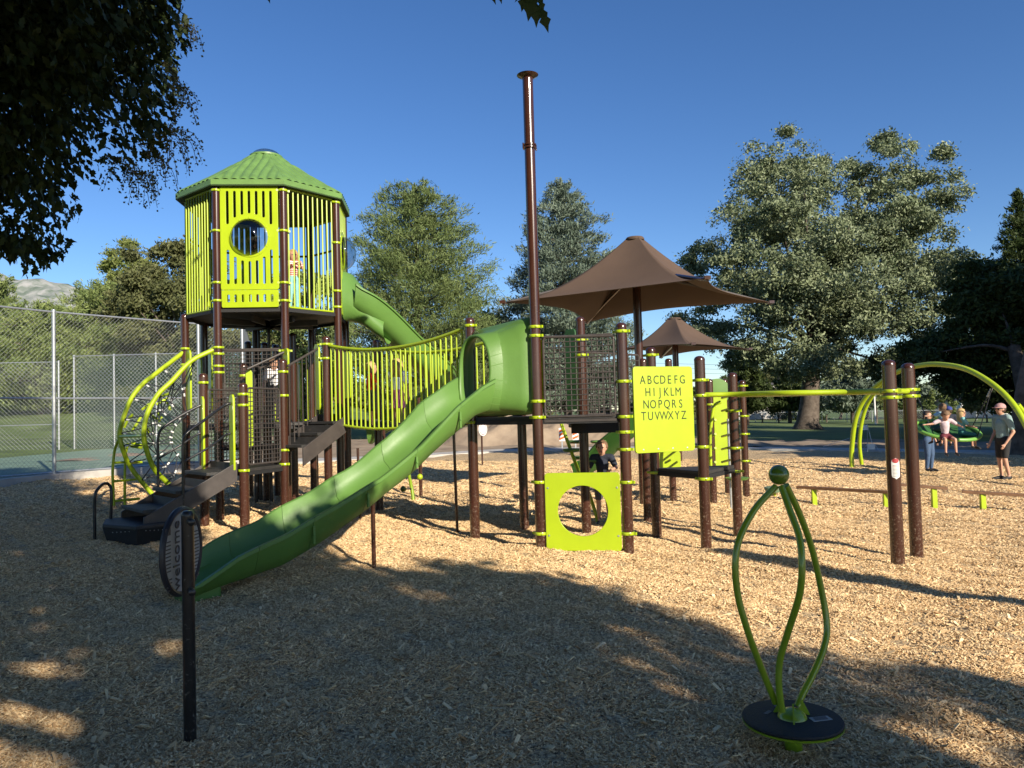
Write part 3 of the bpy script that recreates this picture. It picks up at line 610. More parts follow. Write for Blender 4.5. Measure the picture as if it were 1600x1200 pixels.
#@@PLAY
# ================================================================== PLAY STRUCTURE
PS=thing('play_structure',(-2,11,0),'large lime, green and brown climbing structure with tower, slides, hanging bridge and alphabet board','play structure')
PR=.0635
def V(*a): return Vector(a)
def clampat(parent,x,y,z,h=.034,r=PR,ear=0):
    b=MB(); R=r+.011; b.lathe([(R,-h/2),(R+.003,-h/2+.004),(R+.003,h/2-.004),(R,h/2)],(x,y,z),n=18)
    d=V(-.45,.3,0) if ear==0 else V(cos(ear),sin(ear),0); d.normalize()
    for s in(-1,1): b.box(V(x,y,z)+d*s*(R+.014),(.034,.03,h*.9),X=d,Y=V(-d.y,d.x,0))
    b.box(V(x,y,z)+V(.012,-(R+.006),0),(.018,.012,.016))
    o=b.build('clamp',lime,parent,True); return o
def post(x,y,top,clamps=(),r=PR,parent=None,label=None,ear=0,pxs=True,m=None):
    z1=zat(x,y,top) if pxs else top
    b=MB(); z0=gz(x,y)-.15
    prof=[(r,0)]+[(r,k) for k in np.linspace(.3,z1-z0-r*.95,8)]+[(r*1.03,z1-z0-r*.95+.002),(r*1.02,z1-z0-r*.6),(r*.84,z1-z0-r*.28),(r*.5,z1-z0-r*.07),(.004,z1-z0)]
    b.lathe(prof,(x,y,z0),n=20); p=b.build('post',m or brown,parent or PS,True)
    for c in clamps: clampat(p,x,y,zat(x,y,c) if pxs else c,r=r,ear=ear)
    return p
A_=(.29,8.99);B_=(1.28,8.78);C_=(2.27,9.18);D_=(2.93,10.12);E_=(-.53,9.91);F_=(.12,10.68);H_=(.95,10.32);J_=(1.83,9.97)
M_=(-2.92,12.0);M2=(-2.26,12.75)
L1=(-3.73,10.54);L2=(-4.53,11.16);L4=(-3.43,11.4);L3=(-4.23,12.0)
OC=(-4.2,13.2);OR=1.35
T=[(OC[0]+OR*sin(radians(-17+45*k)),OC[1]-OR*cos(radians(-17+45*k))) for k in range(8)] # T[0] front left, T[1] front right ...
# tall mast post A
pA=post(*A_,117,[511,525,627,652,753,833],label=1)
b=MB(); x,y=A_; z1=zat(x,y,118); b.lathe([(.05,z1-.04),(.125,z1),(.13,z1+.006),(.02,z1+.022)],(x,y,0),n=28); b.build('mast_cap',brown,pA,True)
z2=zat(x,y,229); b=MB(); b.lathe([(.064,z2-.03),(.082,z2-.025),(.082,z2-.008),(.068,z2-.004),(.068,z2+.004),(.082,z2+.008),(.082,z2+.025),(.064,z2+.03)],(x,y,0),n=24)
for k in range(4): b.lathe([(.008,-.035),(.008,.035)],(x+.09*cos(k*pi/2+.5),y+.09*sin(k*pi/2+.5),z2),n=6)
b.build('mast_collar',brown,pA,True)
post(*B_,504,[518,596,651,675,702,753,833])
post(*C_,556,[594,618,698,748]); post(*D_,582,[642,700,736]); post(*E_,496,[509,660])
post(*F_,508,[656]); post(*H_,495,[532,555]); post(*J_,542,[555,738])
post(*M_,525,[538,560],ear=.5); post(*M2,530,[]); 
post(*L1,598,[616,633,735]); post(*L2,583,[598,738]); post(*L3,568,[587,603]); post(*L4,561,[581,618,703,725])
# ground-to-roof tower posts
tc=[[298,361,442,470,543,553,572,582],[298,361,442,470,548],[317,380,455,480],[],[],[],[],[545,570]]
for k,(x,y) in enumerate(T): post(x,y,5.40 if k!=7 else 3.44,[zat(x,y,c) for c in tc[k]],pxs=False,ear=radians(-17+45*k))
# extra short posts under the tower and behind
for (px,Y,top) in [(414,14.2,535),(388,14.6,533),(431,14.9,538),(458,13.9,520),(490,15.2,505)]:
    x=(px-800)/F*Y; post(x,Y,top,[])
# ---------------- decks
def deck(poly,z,th=.045,name='deck',lip=.09):
    b=MB(); b.prism([V(p[0],p[1],z-th) for p in poly],(0,0,th)); d=b.build(name,deckm,PS,bevel=.006)
    b=MB(); n=len(poly); c=V(sum(p[0] for p in poly)/n,sum(p[1] for p in poly)/n,0)
    for i in range(n):
        a=V(*poly[i],z-th-.025); e=V(*poly[(i+1)%n],z-th-.025); m_=(a+e)/2; dd=e-a; b.box(m_+(c-m_).normalized()*V(.03,.03,0).length*0+V(0,0,0),(dd.length*.93,.03,.05),X=dd,Y=V(-dd.y,dd.x,0))
    b.build('deck_beam',black,d); return d
DZ=1.60
deck([E_,A_,B_,H_,F_],DZ)
deck([(p[0],p[1]) for p in T],DZ,name='deck')
UZ=3.45
deck([(p[0],p[1]) for p in T],UZ,name='deck')
b=MB()
for k in range(8): b.box((OC[0]+.3*cos(k*pi/4),OC[1]+.3*sin(k*pi/4),UZ-.14),(1.1,.04,.1),X=(cos(k*pi/4),sin(k*pi/4),0),Y=(-sin(k*pi/4),cos(k*pi/4),0))
b.build('floor_bearer',char,PS)
LZ=.98
deck([L1,L2,L3,L4],LZ); deck([J_,C_,D_],.88,lip=.1)
deck([L4,L3,T[0],T[1]],1.28)
deck([T[1],T[2],M_,(M_[0]+.66,M_[1]+.75)],1.59)
# ---------------- helpers for barriers
def frame(a,c,inset=PR+.02):
    a=V(*a,0);c=V(*c,0); d=(c-a).normalized(); return a+d*inset,c-d*inset,d
def bars(a,c,z0,z1,n,name='bar_panel',r=.0125,par=PS,inset=PR+.03):
    p,q,d=frame(a,c,inset); f=MB(); 
    f.tube([p+V(0,0,z0),q+V(0,0,z0)],.016,8); f.tube([p+V(0,0,z1),q+V(0,0,z1)],.019,8)
    o=f.build(name,lime,par,True)
    for i in range(n):
        s=p+(q-p)*(i/(n-1)); MB().tube([s+V(0,0,z0),s+V(0,0,z1)],r,8).build('bar',lime,o,True)
    return o
def meshpanel(a,c,z0,z1,par=PS,step=.062,inset=PR+.03,m=char):
    p,q,d=frame(a,c,inset); L=(q-p).length; f=MB(); r=.05
    loop=[p+d*x+V(0,0,z) for x,z in rrect(0,z0,L,z1,r,4)]; loop.append(loop[0])
    f.tube(loop,.015,8,False); o=f.build('mesh_panel',m,par,True)
    nx=int(L/step); nz=int((z1-z0)/step)
    for i in range(1,nx): x=L*i/nx; MB().tube([p+d*x+V(0,0,z0),p+d*x+V(0,0,z1)],.0062,6,False).build('wire',m,o,True)
    for i in range(1,nz): z=z0+(z1-z0)*i/nz; MB().tube([p+V(0,0,z)+V(-d.y,d.x,0)*-.009,q+V(0,0,z)+V(-d.y,d.x,0)*-.009],.0062,6,False).build('wire',m,o,True)
    return o
ZT=5.33
bars(T[7],T[0],UZ-.03,ZT,11); bars(T[1],T[2],UZ-.02,ZT,10); bars(T[6],T[7],UZ+.02,ZT,9); bars(T[4],T[5],UZ+.02,ZT,9); bars(T[3],T[4],UZ+.02,ZT,9)
# front slotted panel with bubble window
def lozenge(xc,z0,z1,w): return rrect(xc-w/2,z0,xc+w/2,z1,w/2-.001,4)
def slotpanel(a,c,full=True):
    p,q,d=frame(a,c,PR+.012); Wd=(q-p).length; mid=(p+q)/2; N=V(d.y,-d.x,0)
    zt=5.37; k=.0025; cz=zt-(655-322)*k
    lo=[rrect(-Wd/2,zt-(988-322)*k,Wd/2,zt,.03)]
    xsl=[-.333,-.222,-.111,0,.111,.222,.333]
    up=[575,533,515,507,515,533,577]; dn=[735,780,803,808,803,780,735]
    for x,u_,d_ in zip(xsl,up,dn):
        lo.append(lozenge(x,zt-(u_-322)*k,zt-(360-322)*k,.050)); lo.append(lozenge(x,zt-(955-322)*k,zt-(d_-322)*k,.050))
    lo.append(circ(0,cz,.288,44))
    o=plate('slotted_panel',lo,.02,mid+N*.035,d,V(0,0,1),lime,PS)
    lo=[rrect(-Wd/2+.01,zt-(1100-322)*k,Wd/2-.01,zt-(993-322)*k,.02)]+[lozenge(x,zt-(1070-322)*k,zt-(1018-322)*k,.050) for x in xsl]
    plate('kick_panel',lo,.02,mid+N*.035,d,V(0,0,1),lime,PS)
    c0=mid+N*.045+V(0,0,cz)
    b=MB(); b.lathe([(.292,0),(.322,.001),(.322,.012),(.286,.012)],c0,N,n=48,cap=False)
    for j in range(12): b.lathe([(.008,.012),(.008,.018),(.002,.02)],c0+(d*cos(j*pi/6)+V(0,0,1)*sin(j*pi/6))*.305,N,n=8)
    rg=b.build('bubble_ring',lime,o,True)
    b=MB(); b.lathe([(.286*sin(t),.22*cos(t)+.01) for t in np.linspace(pi/2,.02,14)],c0,N,n=48,cap=False); b.build('bubble_window',clear,o,True,angle=180)
slotpanel(T[0],T[1]); slotpanel(T[2],T[3]); slotpanel(T[5],T[6])
# dark interior rails visible through the bars
b=MB(); 
for k in(3,4,5,6): 
    a=V(*T[k],4.75);c=V(*T[(k+1)%8],4.75); b.tube([a,c],.02,6)
b.build('inner_rail',char,PS,True)
# ---------------- tower roof: eight ribbed panels and a skylight dome
RT=[(OC[0]+1.47*sin(radians(-17+45*k)),OC[1]-1.47*cos(radians(-17+45*k))) for k in range(8)]
zE=5.44;zA=6.24;rt=.25
roof=MB(); roof.lathe([(rt-.02,zA-.01),(rt+.03,zA-.01),(rt+.03,zA+.02),(rt-.02,zA+.02)],(OC[0],OC[1],0),n=24); roof=roof.build('roof',roofg,PS,True)
for k in range(8):
    a=V(*RT[k],zE);c=V(*RT[(k+1)%8],zE)
    a2=V(OC[0]+rt*sin(radians(-17+45*k)),OC[1]-rt*cos(radians(-17+45*k)),zA); c2=V(OC[0]+rt*sin(radians(28+45*k)),OC[1]-rt*cos(radians(28+45*k)),zA)
    nu,nv=57,22; b=MB(); nrm=(c-a).cross(a2-a).normalized()
    if nrm.z<0: nrm=-nrm
    for j in range(nv):
        v=j/(nv-1)
        for i in range(nu):
            u=i/(nu-1); 
            # ribs stay parallel to the slope: fixed spacing, cut off by the hips
            half=.5*((c-a).length*(1-v)+(c2-a2).length*v); s=(u-.5)*2*half
            p=(a*(1-u)+c*u)*(1-v)+(a2*(1-u)+c2*u)*v
            rib=.028*abs(sin(pi*(s/.135+.10*sin(v*6))))**.8*min(1,(half-abs(s))/.06+.15)
            step=.012*((v*5)%1<.08)
            p=p+nrm*(rib-step)+V(0,0,-.02*sin(pi*v))
            b.v.append(tuple(p))
    for j in range(nv-1):
        for i in range(nu-1): b.f.append((j*nu+i,j*nu+i+1,(j+1)*nu+i+1,(j+1)*nu+i))
    b.build('roof_panel',roofg,roof,True,angle=75)
    dn=V(0,0,-.09); io=(V(OC[0],OC[1],zE)-(a+c)/2).normalized()*.03
    MB().add([a,c,c+dn,a+dn,a+io,c+io,c+io+dn,a+io+dn],[(0,1,2,3),(4,5,6,7),(0,1,5,4),(3,2,6,7)]).build('fascia',roofg,roof)
b=MB(); b.prism([V(p[0],p[1],zE-.10) for p in RT],(0,0,.02)); b.build('roof_ceiling',mat('shaded_roof_underside',(.03,.06,.02),.8),roof)  # roof green darkened, the underside's shade put into the colour
b=MB(); b.lathe([(.24*sin(t),zA+.02+.12*cos(t)) for t in np.linspace(pi/2,.02,12)],(OC[0],OC[1],0),n=36,cap=False); b.build('skylight_dome',clear,roof,True,angle=180)
# ---------------- mid level barriers of the tower
meshpanel(T[0],T[1],1.72,2.74)
b=MB(); 
p,q,d=frame(T[0],T[1]); b.tube([p+V(0,0,2.76),q+V(0,0,2.76)],.018,8); b.build('top_rail',char,PS,True)
meshpanel(T[5],T[6],1.72,2.7); meshpanel(L2,L3,1.05,2.12); meshpanel(L1,L4,1.03,2.10); 
# climbing pole bars between the tower legs at the back
for k,(px,Y) in enumerate([(398,13.9),(405,14.3),(421,14.0)]):
    MB().tube([((px-800)/F*Y,Y,0),((px-800)/F*Y,Y,3.4)],.03,8).build('fire_pole',blackm,PS,True)
bars(T[3],T[4],1.62,2.7,8); bars(T[4],T[5],1.62,2.7,8)
# lime access boards beside the openings
def vboard(px,py0,py1,Y,wpx,rot=None,name='access_board',m=None):
    if rot is None: rot=-.85; wpx=wpx*1.35
    c0=W(px,py0,Y);c1=W(px,py1,Y); x=(c0.x+c1.x)/2; h=c0.z-c1.z; wd=wpx/F*Y
    lp=[(-wd/2,c1.z+.05),(-wd/2+.02,c1.z),(wd/2-.02,c1.z),(wd/2,c1.z+.05),(wd/2,c0.z-.05),(wd/2-.03,c0.z),(-wd/2+.03,c0.z),(-wd/2,c0.z-.05)]
    return plate(name,[lp],.022,V(x,Y,0),V(cos(rot),sin(rot),0),V(0,0,1),m or lime,PS)
vboard(295,548,642,12.45,14); vboard(329,552,640,12.6,9); vboard(316,620,733,11.1,11); vboard(363,617,738,10.5,11); vboard(390,577,700,11.7,9,.2)
vboard(447,545,575,11.9,12); vboard(496,538,640,12.05,11); vboard(313,560,600,13,8); vboard(468,565,640,14.6,10); vboard(543,550,622,13.2,14); vboard(462,565,600,14.7,7)
vboard(826,510,640,9.25,7,.9); vboard(893,515,640,11.6,22,-.85,m=dkgreen); vboard(849,527,640,9.0,3)  # the dark green board is a lime one with shade painted in
# stairs from the low deck up to the tower level
def stairs(a,c,z0,z1,width,nst,name='stairs',rail=True):
    a=V(*a,0);c=V(*c,0);d=(c-a).normalized();s=V(-d.y,d.x,0)
    st=MB()
    for sg in(-1,1):
        p=a+s*sg*width/2+V(0,0,z0);q=c+s*sg*width/2+V(0,0,z1)
        st.prism([p+V(0,0,-.16),q+V(0,0,-.16),q+V(0,0,.10),p+V(0,0,.10)],s*.03*sg)
    o=st.build(name,char,PS,bevel=.004)
    for i in range(nst):
        t=(i+.5)/nst; pz=z0+(z1-z0)*(i+1)/nst-.02; m_=a+(c-a)*t
        b=MB(); b.box(m_+V(0,0,pz-.02),((c-a).length/nst*1.02,width-.01,.04),X=d,Y=s)
        b.box(m_+d*(c-a).length/nst*.5+V(0,0,pz+.05),(.012,width-.01,.12),X=d,Y=s)
        b.build('tread',deckm,o,bevel=.003)
    return o,d,s
o,d,s=stairs((-3.36,11.33),(-2.83,12.02),1.12,1.62,.7,3)
q0=W(449,572,11.35);q1=W(496,545,12.0)
for off in(V(0,0,0),s*.72):
    b=MB(); b.tube([q0+off,q0+off+(q1-q0)*.08,q1+off-(q1-q0)*.1,q1+off],.018,8); b.build('handrail',char,o,True)
    for i in range(7):
        t=(i+.3)/7; p=q0+off+(q1-q0)*t; zb=1.0+t*.55; MB().tube([p,V(p.x,p.y,zb+.2)],.008,6).build('baluster',char,o,True)
q0b=W(386,577,11.6);q1b=W(447,549,11.95)
b=MB(); b.tube([q0b,q1b],.018,8); b.build('handrail',char,o,True)
# approach stairs and entry platform
o,d,s=stairs((-5.02,10.02),(-4.13,10.84),.36,.98,.92,3)
def rl(pts,parent=o,r=.019,m=blackm,name='handrail'): return MB().tube(pts,r,10,True,4).build(name,m,parent,True)
ra=[(247,800,10.75),(247,720,10.75),(247,684,10.75),(255,668,10.78),(285,648,10.95),(312,634,11.1),(319,632,11.12)]
rl([W(*p) for p in ra]); rl([W(247,717,10.75),W(280,697,10.9),(W(310,678,11.1)),W(318,677,11.12)],r=.015)
rb=[(286,830,10.0),(286,740,10.0),(286,692,10.0),(293,676,10.02),(320,656,10.2),(350,634,10.45),(361,630,10.5)]
rl([W(*p) for p in rb]); rl([W(286,722,10.0),W(330,697,10.25),W(352,680,10.45),W(360,677,10.5)],r=.015)
# the low moulded step
X=V(.74,.67,0);Y_=V(-.67,.74,0)
pl=[W(160,822,9.75),W(213,824,9.45),W(262,812,9.75),W(266,802,10.15),W(236,806,10.6),W(165,818,10.3)]
zt=.27+.12
pl=[V(p.x,p.y,.38) for p in pl]; cen=sum(pl,V(0,0,0))/6
b=MB(); b.prism([p-V(0,0,.05) for p in pl],(0,0,.05)); ep=b.build('entry_step',deckm,PS,bevel=.01)
b=MB(); lo=[cen+(p-cen)*.86 for p in pl]; 
for i in range(6):
    a=pl[i]-V(0,0,.05); c=pl[(i+1)%6]-V(0,0,.05); a2=V(lo[i].x,lo[i].y,.12);c2=V(lo[(i+1)%6].x,lo[(i+1)%6].y,.12); b.add([a,c,c2,a2],[(0,1,2,3)])
b.build('step_skirt',black,ep)
for i in range(3):
    q=cen+(pl[i]-cen)*.8; MB().lathe([(.03,0),(.03,.36)],(q.x,q.y,0),n=10).build('leg',blackm,ep,True)
rl([W(148,846,10.0),W(148,790,10.0),W(149,773,10.0),W(153,764,10.05),W(162,756,10.2),W(170,757,10.3),W(174,770,10.3),W(173,818,10.3)],ep,.02,name='grab_rail')
# dotted drain pattern rim
b=MB()
for i in range(13):
    p=W(176+i*6.5,832-i*.35,9.52+.0*i); b.sphere(p,.006,6,m=4)
b.build('rivet_row',steel,ep,True)
# ---------------- hanging bridge
def bridge_side(a,c,sag,zt0,zt1,zb0,zb1,n,par=PS,cut=0,nm='bridge_railing'):
    a=V(*a,0);c=V(*c,0);d=(c-a).normalized(); L=(c-a).length; f=MB()
    P0=a+d*.1;P1=c-d*.12
    def top(t): return P0+(P1-P0)*t+V(0,0,zt0+(zt1-zt0)*t-sag*4*t*(1-t))
    def bot(t): return P0+(P1-P0)*t+V(0,0,zb0+(zb1-zb0)*t-sag*4*t*(1-t))
    f.tube([top(i/20) for i in range(21)],.026,10); f.tube([bot(i/20) for i in range(21)],.021,10)
    o=f.build(nm,lime,par,True)
    for i in range(n):
        t=(i+.25)/(n-.5); MB().tube([bot(t),top(t)-V(0,0,.015)],.0125,8).build('bar',lime,o,True)
    return o,bot
o,bt=bridge_side(M_,E_,.15,zat(*M_,541),zat(*E_,512),zat(*M_,660),zat(*E_,645),29)
bridge_side(M2,F_,.15,zat(*M_,541),zat(*E_,512),zat(*M_,660),zat(*E_,645),22)
for i in range(24):
    t=(i+.5)/24; p=V(*M_,0)+(V(*E_,0)-V(*M_,0))*t; q=V(*M2,0)+(V(*F_,0)-V(*M2,0))*t; z=bt(t).z+.02
    dd=(q-p); MB().box((p+q)/2+V(0,0,z),(dd.length*.9,.115,.035),X=dd,Y=V(-dd.y,dd.x,0)).build('plank',deckm,PS,bevel=.003)
# ---------------- slides
def sweep(name,path,prof,m,par,subn=6,upf=None):
    pts=smooth([V(*p) for p in path],subn); n=len(pts); rings=[]
    for i,p in enumerate(pts):
        d=(pts[min(i+1,n-1)]-pts[max(i-1,0)]).normalized(); s=V(d.y,-d.x,0).normalized(); up=V(0,0,1)
        t=i/(n-1); rings.append([p+s*x+up*z for x,z in prof(t)])
    k=len(rings[0]); b=MB()
    for r in rings: b.v+=[tuple(p) for p in r]
    for i in range(n-1):
        for j in range(k): b.f.append((i*k+j,i*k+(j+1)%k,(i+1)*k+(j+1)%k,(i+1)*k+j))
    b.f.append(tuple(range(k))); b.f.append(tuple(range((n-1)*k,n*k)))
    return b.build(name,m,par,True,angle=50),pts
def uprof(w,hL,hR,th=.022,fl=.0):
    # closed U section: inside then outside. x to the right of travel, z=0 at the channel floor
    ins=[];out=[]
    def side(sg,h):
        return [(sg*(w),h),(sg*(w-.012),h*.72),(sg*(w-.05),h*.34),(sg*(w-.12),.06),(sg*(w-.2),.0)]
    a=side(-1,hL);c=side(1,hR)[::-1]; ins=a+[(0,-.012)]+c
    oR=[(w+.02,hR+.012),(w+.05,hR+.004),(w+.052,hR-.03),(w+.02,hR-.04),(w+.012,hR*.7),(w-.03,hR*.25),(w-.09,-.02),(w-.18,-.05)]
    oL=[(-x,z-hR+hL if z>0.1 else z) for x,z in oR][::-1]
    return ins+oR+[(0,-.06)]+oL
SD=V(-.75,-.66,0).normalized(); S0=V(-.12,9.45,0)
ts=[.42,.6,.8,1,1.25,1.5,1.75,2,2.25,2.5,2.75,3,3.25,3.5,3.7,3.88]
rim=np.interp(ts,[.42,.6,1,1.5,2,2.5,3,3.5,3.88],[2.04,1.97,1.72,1.31,1.01,.79,.58,.42,.22])
flo=np.interp(ts,[.42,.6,1,1.5,2,2.5,3,3.5,3.88],[1.72,1.67,1.42,1.07,.77,.50,.29,.21,.13])
SL1=slide_parts=thing
sp_main=MB(); sp_main.box((0,0,-50),(.01,.01,.01))
def chute(t0,t1,name,par,m=slideg,n=9):
    tt=np.linspace(t0,t1,n); k=None; b=MB()
    for t in tt:
        c=S0+SD*t; r_=float(np.interp(t,ts,rim)); f_=float(np.interp(t,ts,flo)); s=V(SD.y,-SD.x,0)  # right-hand side of travel
        hR=r_-f_; hL=hR+.055-.03*max(0,(t-3.2)/.6)
        # slight droop of the lip at the very end
        wv=.009*cos((t-.953)*2*pi/.6); pr=uprof(.33+wv+.02*max(0,t-3.2),hR+wv*.7,hL+wv*.7)
        ring=[c-s*x*-1+V(0,0,f_+z) for x,z in pr]; k=len(ring); b.v+=[tuple(p) for p in ring]
    for i in range(n-1):
        for j in range(k): b.f.append((i*k+j,i*k+(j+1)%k,(i+1)*k+(j+1)%k,(i+1)*k+j))
    b.f.append(tuple(range(k))); b.f.append(tuple(range((n-1)*k,n*k)))
    return b.build(name,m,par,True,angle=50)
slide=chute(.42,.95,'slide',PS)
cuts=[.953,1.55,2.15,2.75,3.3,3.88]
for i in range(5):
    chute(cuts[i],cuts[i+1]-.004,'chute_section',slide,n=10)
    t=cuts[i]; f_=float(np.interp(t,ts,flo)); r_=float(np.interp(t,ts,rim)); s=V(SD.y,-SD.x,0)
    if i<4:
        b=MB(); 
        for dt in(-.018,.018):
            c=S0+SD*(t+dt)+V(0,0,f_-.03*0); pr=[(x*1.0,z) for x,z in uprof(.285,r_-f_+.0,r_-f_-.01)[11:]]
        for sg in(-1,1):
            for dz0,dz1 in((.05,r_-f_-.07),):
                c=S0+SD*t+s*sg*.36; b.prism([c+V(0,0,f_+dz0)+SD*-.012,c+V(0,0,f_+dz0)+SD*.012,c+V(0,0,f_+dz1)+SD*.012,c+V(0,0,f_+dz1)+SD*-.012],s*sg*.022)
                b.lathe([(.012,0),(.012,.03)],c+V(0,0,(f_+(dz0+dz1)/2)),s*sg,n=8)
        b.build('flange',slideg,slide,bevel=.002)
# foot of the chute and support legs
c=S0+SD*3.72; b=MB(); b.box((c.x,c.y,.10),(.30,.40,.16),X=SD,Y=V(-SD.y,SD.x,0)); b.build('slide_foot',slideg,slide,bevel=.03)
for t,py in((1.75,905),):
    c=W(598,905,7.9); c=V(c.x,c.y,0); top=float(np.interp(1.75,ts,flo)); c2=S0+SD*1.85
    MB().lathe([(.024,-.1),(.024,top-.05)],(c2.x-.02,c2.y-.02,0),n=12).build('support_leg',brown,slide,True)
for px,Y,top in((714,10.6,655),(563,11.6,700)):
    p=W(px,800,Y); MB().tube([(p.x,Y,gz(p.x,Y)-.1),(p.x-.02,Y,zat(p.x,Y,top))],.02,8).build('support_leg',brown,PS,True)
# moulded entrance hood: lofted from a board at the deck edge to a rounded mouth
Xh=V(.66,-.75,0).normalized()
def sup(cx,cz,a,bb,e,n=56):
    o=[]
    for k in range(n):
        t=2*pi*k/n; ct,st_=cos(t),sin(t); o.append((cx+a*abs(ct)**(2/e)*(1 if ct>0 else -1),cz+bb*abs(st_)**(2/e)*(1 if st_>0 else -1)))
    return o
rings=[(0.0,0,2.19,.585,.57,14,.02),(.03,0,2.19,.565,.56,10,0),(.055,0,2.18,.49,.545,6,0),(.10,-.02,2.165,.42,.525,4,0),(.20,-.03,2.145,.365,.50,3,0),(.41,-.03,2.13,.318,.48,2.4,0),(.425,-.03,2.13,.298,.46,2.4,0),(.41,-.03,2.13,.275,.44,2.4,0),(.30,-.03,2.13,.32,.46,2.6,0),(.20,-.02,2.15,.385,.48,3.4,0),(.12,0,2.16,.47,.50,5,0),(.03,0,2.18,.55,.54,9,0),(-.01,0,2.19,.56,.55,14,0)]
b=MB(); n=56
for (t,cx,cz,a,bb,e,_) in rings:
    for x,z in sup(cx,cz,a,bb,e,n):
        zz=z
        if t<=.3 and z>2.5: zz+= .03*(x/.5)    # top edge rises toward the mast
        tt=t*(1+.25*max(0,(2.15-z)))            # the mouth leans out at the bottom
        p=S0+SD*tt+Xh*x+V(0,0,zz); b.v.append(tuple(p))
for i in range(len(rings)-1):
    for j in range(n): b.f.append((i*n+j,i*n+(j+1)%n,(i+1)*n+(j+1)%n,(i+1)*n+j))
hv=list(b.v); b.build('hood',slideg,slide,True,angle=180)
b=MB()
for k in range(6):
    kk=(k*2-7)%56; b.tube([V(*hv[i*56+kk]) for i in(2,3,4,5)],[.010,.003],6,True,3)
b.build('hood_rib',slideg,slide,True)
# second slide leaving the far side of the tower
def prof2(t): return uprof(.27,.34,.34)
f2=[(T[2][0]+.15,13.4,3.52)]
pth=[W(548,478,13.35),W(572,494,13.5),W(600,518,13.8),W(630,548,14.2),W(662,578,14.7),W(690,606,15.4),W(684,632,16.2),W(650,652,16.8),W(610,668,17.1),W(580,690,17.2)]
sl2,_=sweep('slide',pth,prof2,slideg,PS,5)
b=MB()
hc=W(545,470,13.3); 
for i,(px,rw,rh,cy) in enumerate([(540,.30,.44,463),(552,.30,.42,466),(568,.26,.33,480),(590,.25,.26,503),(606,.25,.24,517)]):
    c=W(px,cy,13.35+.1*i)
    for k in range(20):
        t=2*pi*k/20; b.v.append((c.x+.15*cos(t)*rw,c.y+rw*1.1*cos(t),c.z+rh*sin(t)))
for i in range(4):
    for k in range(20): b.f.append((i*20+k,i*20+(k+1)%20,(i+1)*20+(k+1)%20,(i+1)*20+k))
b.build('hood',slideg,sl2,True,angle=70)
for px,Y in((656,15),(600,16.5)):
    p=W(px,700,Y); MB().tube([(p.x,Y,-.1),(p.x,Y,2.0)],.035,10).build('support_leg',brown,sl2,True)
# ---------------- right-hand deck: mesh, circle board, alphabet board
meshpanel(A_,B_,zat(*A_,652),zat(*A_,528))
p,q,d=frame(A_,B_); b=MB(); b.tube([p+V(0,0,zat(*A_,528)+.005),q+V(0,0,zat(*B_,524))],.018,8); b.box((p+q)/2+V(0,0,1.54),((q-p).length,.05,.03),X=d,Y=V(-d.y,d.x,0)); b.build('top_rail',char,PS,True)
meshpanel(H_,(1.95,11.3),1.6,2.45,step=.085); 
post(1.95,11.3,560,[575]); bars((-.53,9.91),(.12,10.68),1.64,1.80,5)
b=MB()
for i in range(9):
    t=(i+.5)/9; p=V(*F_,0)+(V(*E_,0)-V(*F_,0))*t; 
p0=W(750,652,10.4);p1=W(812,640,10.4)
hb=MB().tube([p0,p1],.02,8).build('hanging_rail',char,PS,True)
for i in range(7): 
    p=p0+(p1-p0)*(i/6); MB().tube([p,p+V(0,0,.22)],.01,6).build('bar',char,hb,True)
MB().tube([W(700,664,10.6),W(760,661,10.5),W(822,646,10.5)],.018,8).build('edge_rail',char,PS,True)
# circle board
def board(a,c,z0,z1,loopsf,name,shift=0,in0=0.0,in1=0.0):
    a=V(*a,0);c=V(*c,0);d=(c-a).normalized(); p=a+d*in0; q=c-d*in1; Wd=(q-p).length; N=V(d.y,-d.x,0); mid=(p+q)/2+N*(PR*.6+shift)
    return plate(name,loopsf(Wd),.02,mid,d,V(0,0,1),lime,PS),mid,d,N,Wd
zb0,zb1=zat(.78,8.85,860),zat(.78,8.85,739)
o,mid,d,N,Wd=board(A_,B_,zb0,zb1,lambda w:[rrect(-w/2,zb0,w/2,zb1,.035),circ(0,(zb0+zb1)/2+.01,.295,56)],'circle_board',in0=.075,in1=.075)
b=MB()
for sx_ in(-1,1):
    for zz in(zb0+.17,zb1-.17):
        b.lathe([(.012,0),(.012,.006),(.004,.008)],mid+d*sx_*(Wd/2-.03)+N*.011+V(0,0,zz),N,n=8)
b.build('bolt',steel,o,True)
# alphabet board with cut-through letters
za,zb=zat(1.75,8.9,706),zat(1.75,8.9,573)
o,mid,d,N,Wd=board(B_,C_,za,zb,lambda w:[rrect(-w/2,za,w/2,zb,.035)],'alphabet_board',in0=.11,in1=.15)
inkm=mat('dark_engraving',(.02,.025,.01),.8)
for row,py in(("ABCDEFG",594),("HIJKLM",613),("NOPQRS",632),("TUVWXYZ",650)):
    z=zat(mid.x,mid.y,py)
    wds={'ABCDEFG':.545,'HIJKLM':.415,'NOPQRS':.475,'TUVWXYZ':.55}[row]
    for i,ch in enumerate(row):
        x=-.01+(i/(len(row)-1)-.5)*wds
        text(ch,.142,mid+d*x+N*.0145+V(0,0,z),d,V(0,0,1),inkm,o,'letter',.0012,sx=.80)
b=MB()
for i in range(4): b.lathe([(.010,0),(.010,.006),(.003,.008)],mid+d*(-.30+i*.2)+N*.011+V(0,0,za+.035),N,n=8)
b.build('bolt',steel,o,True)
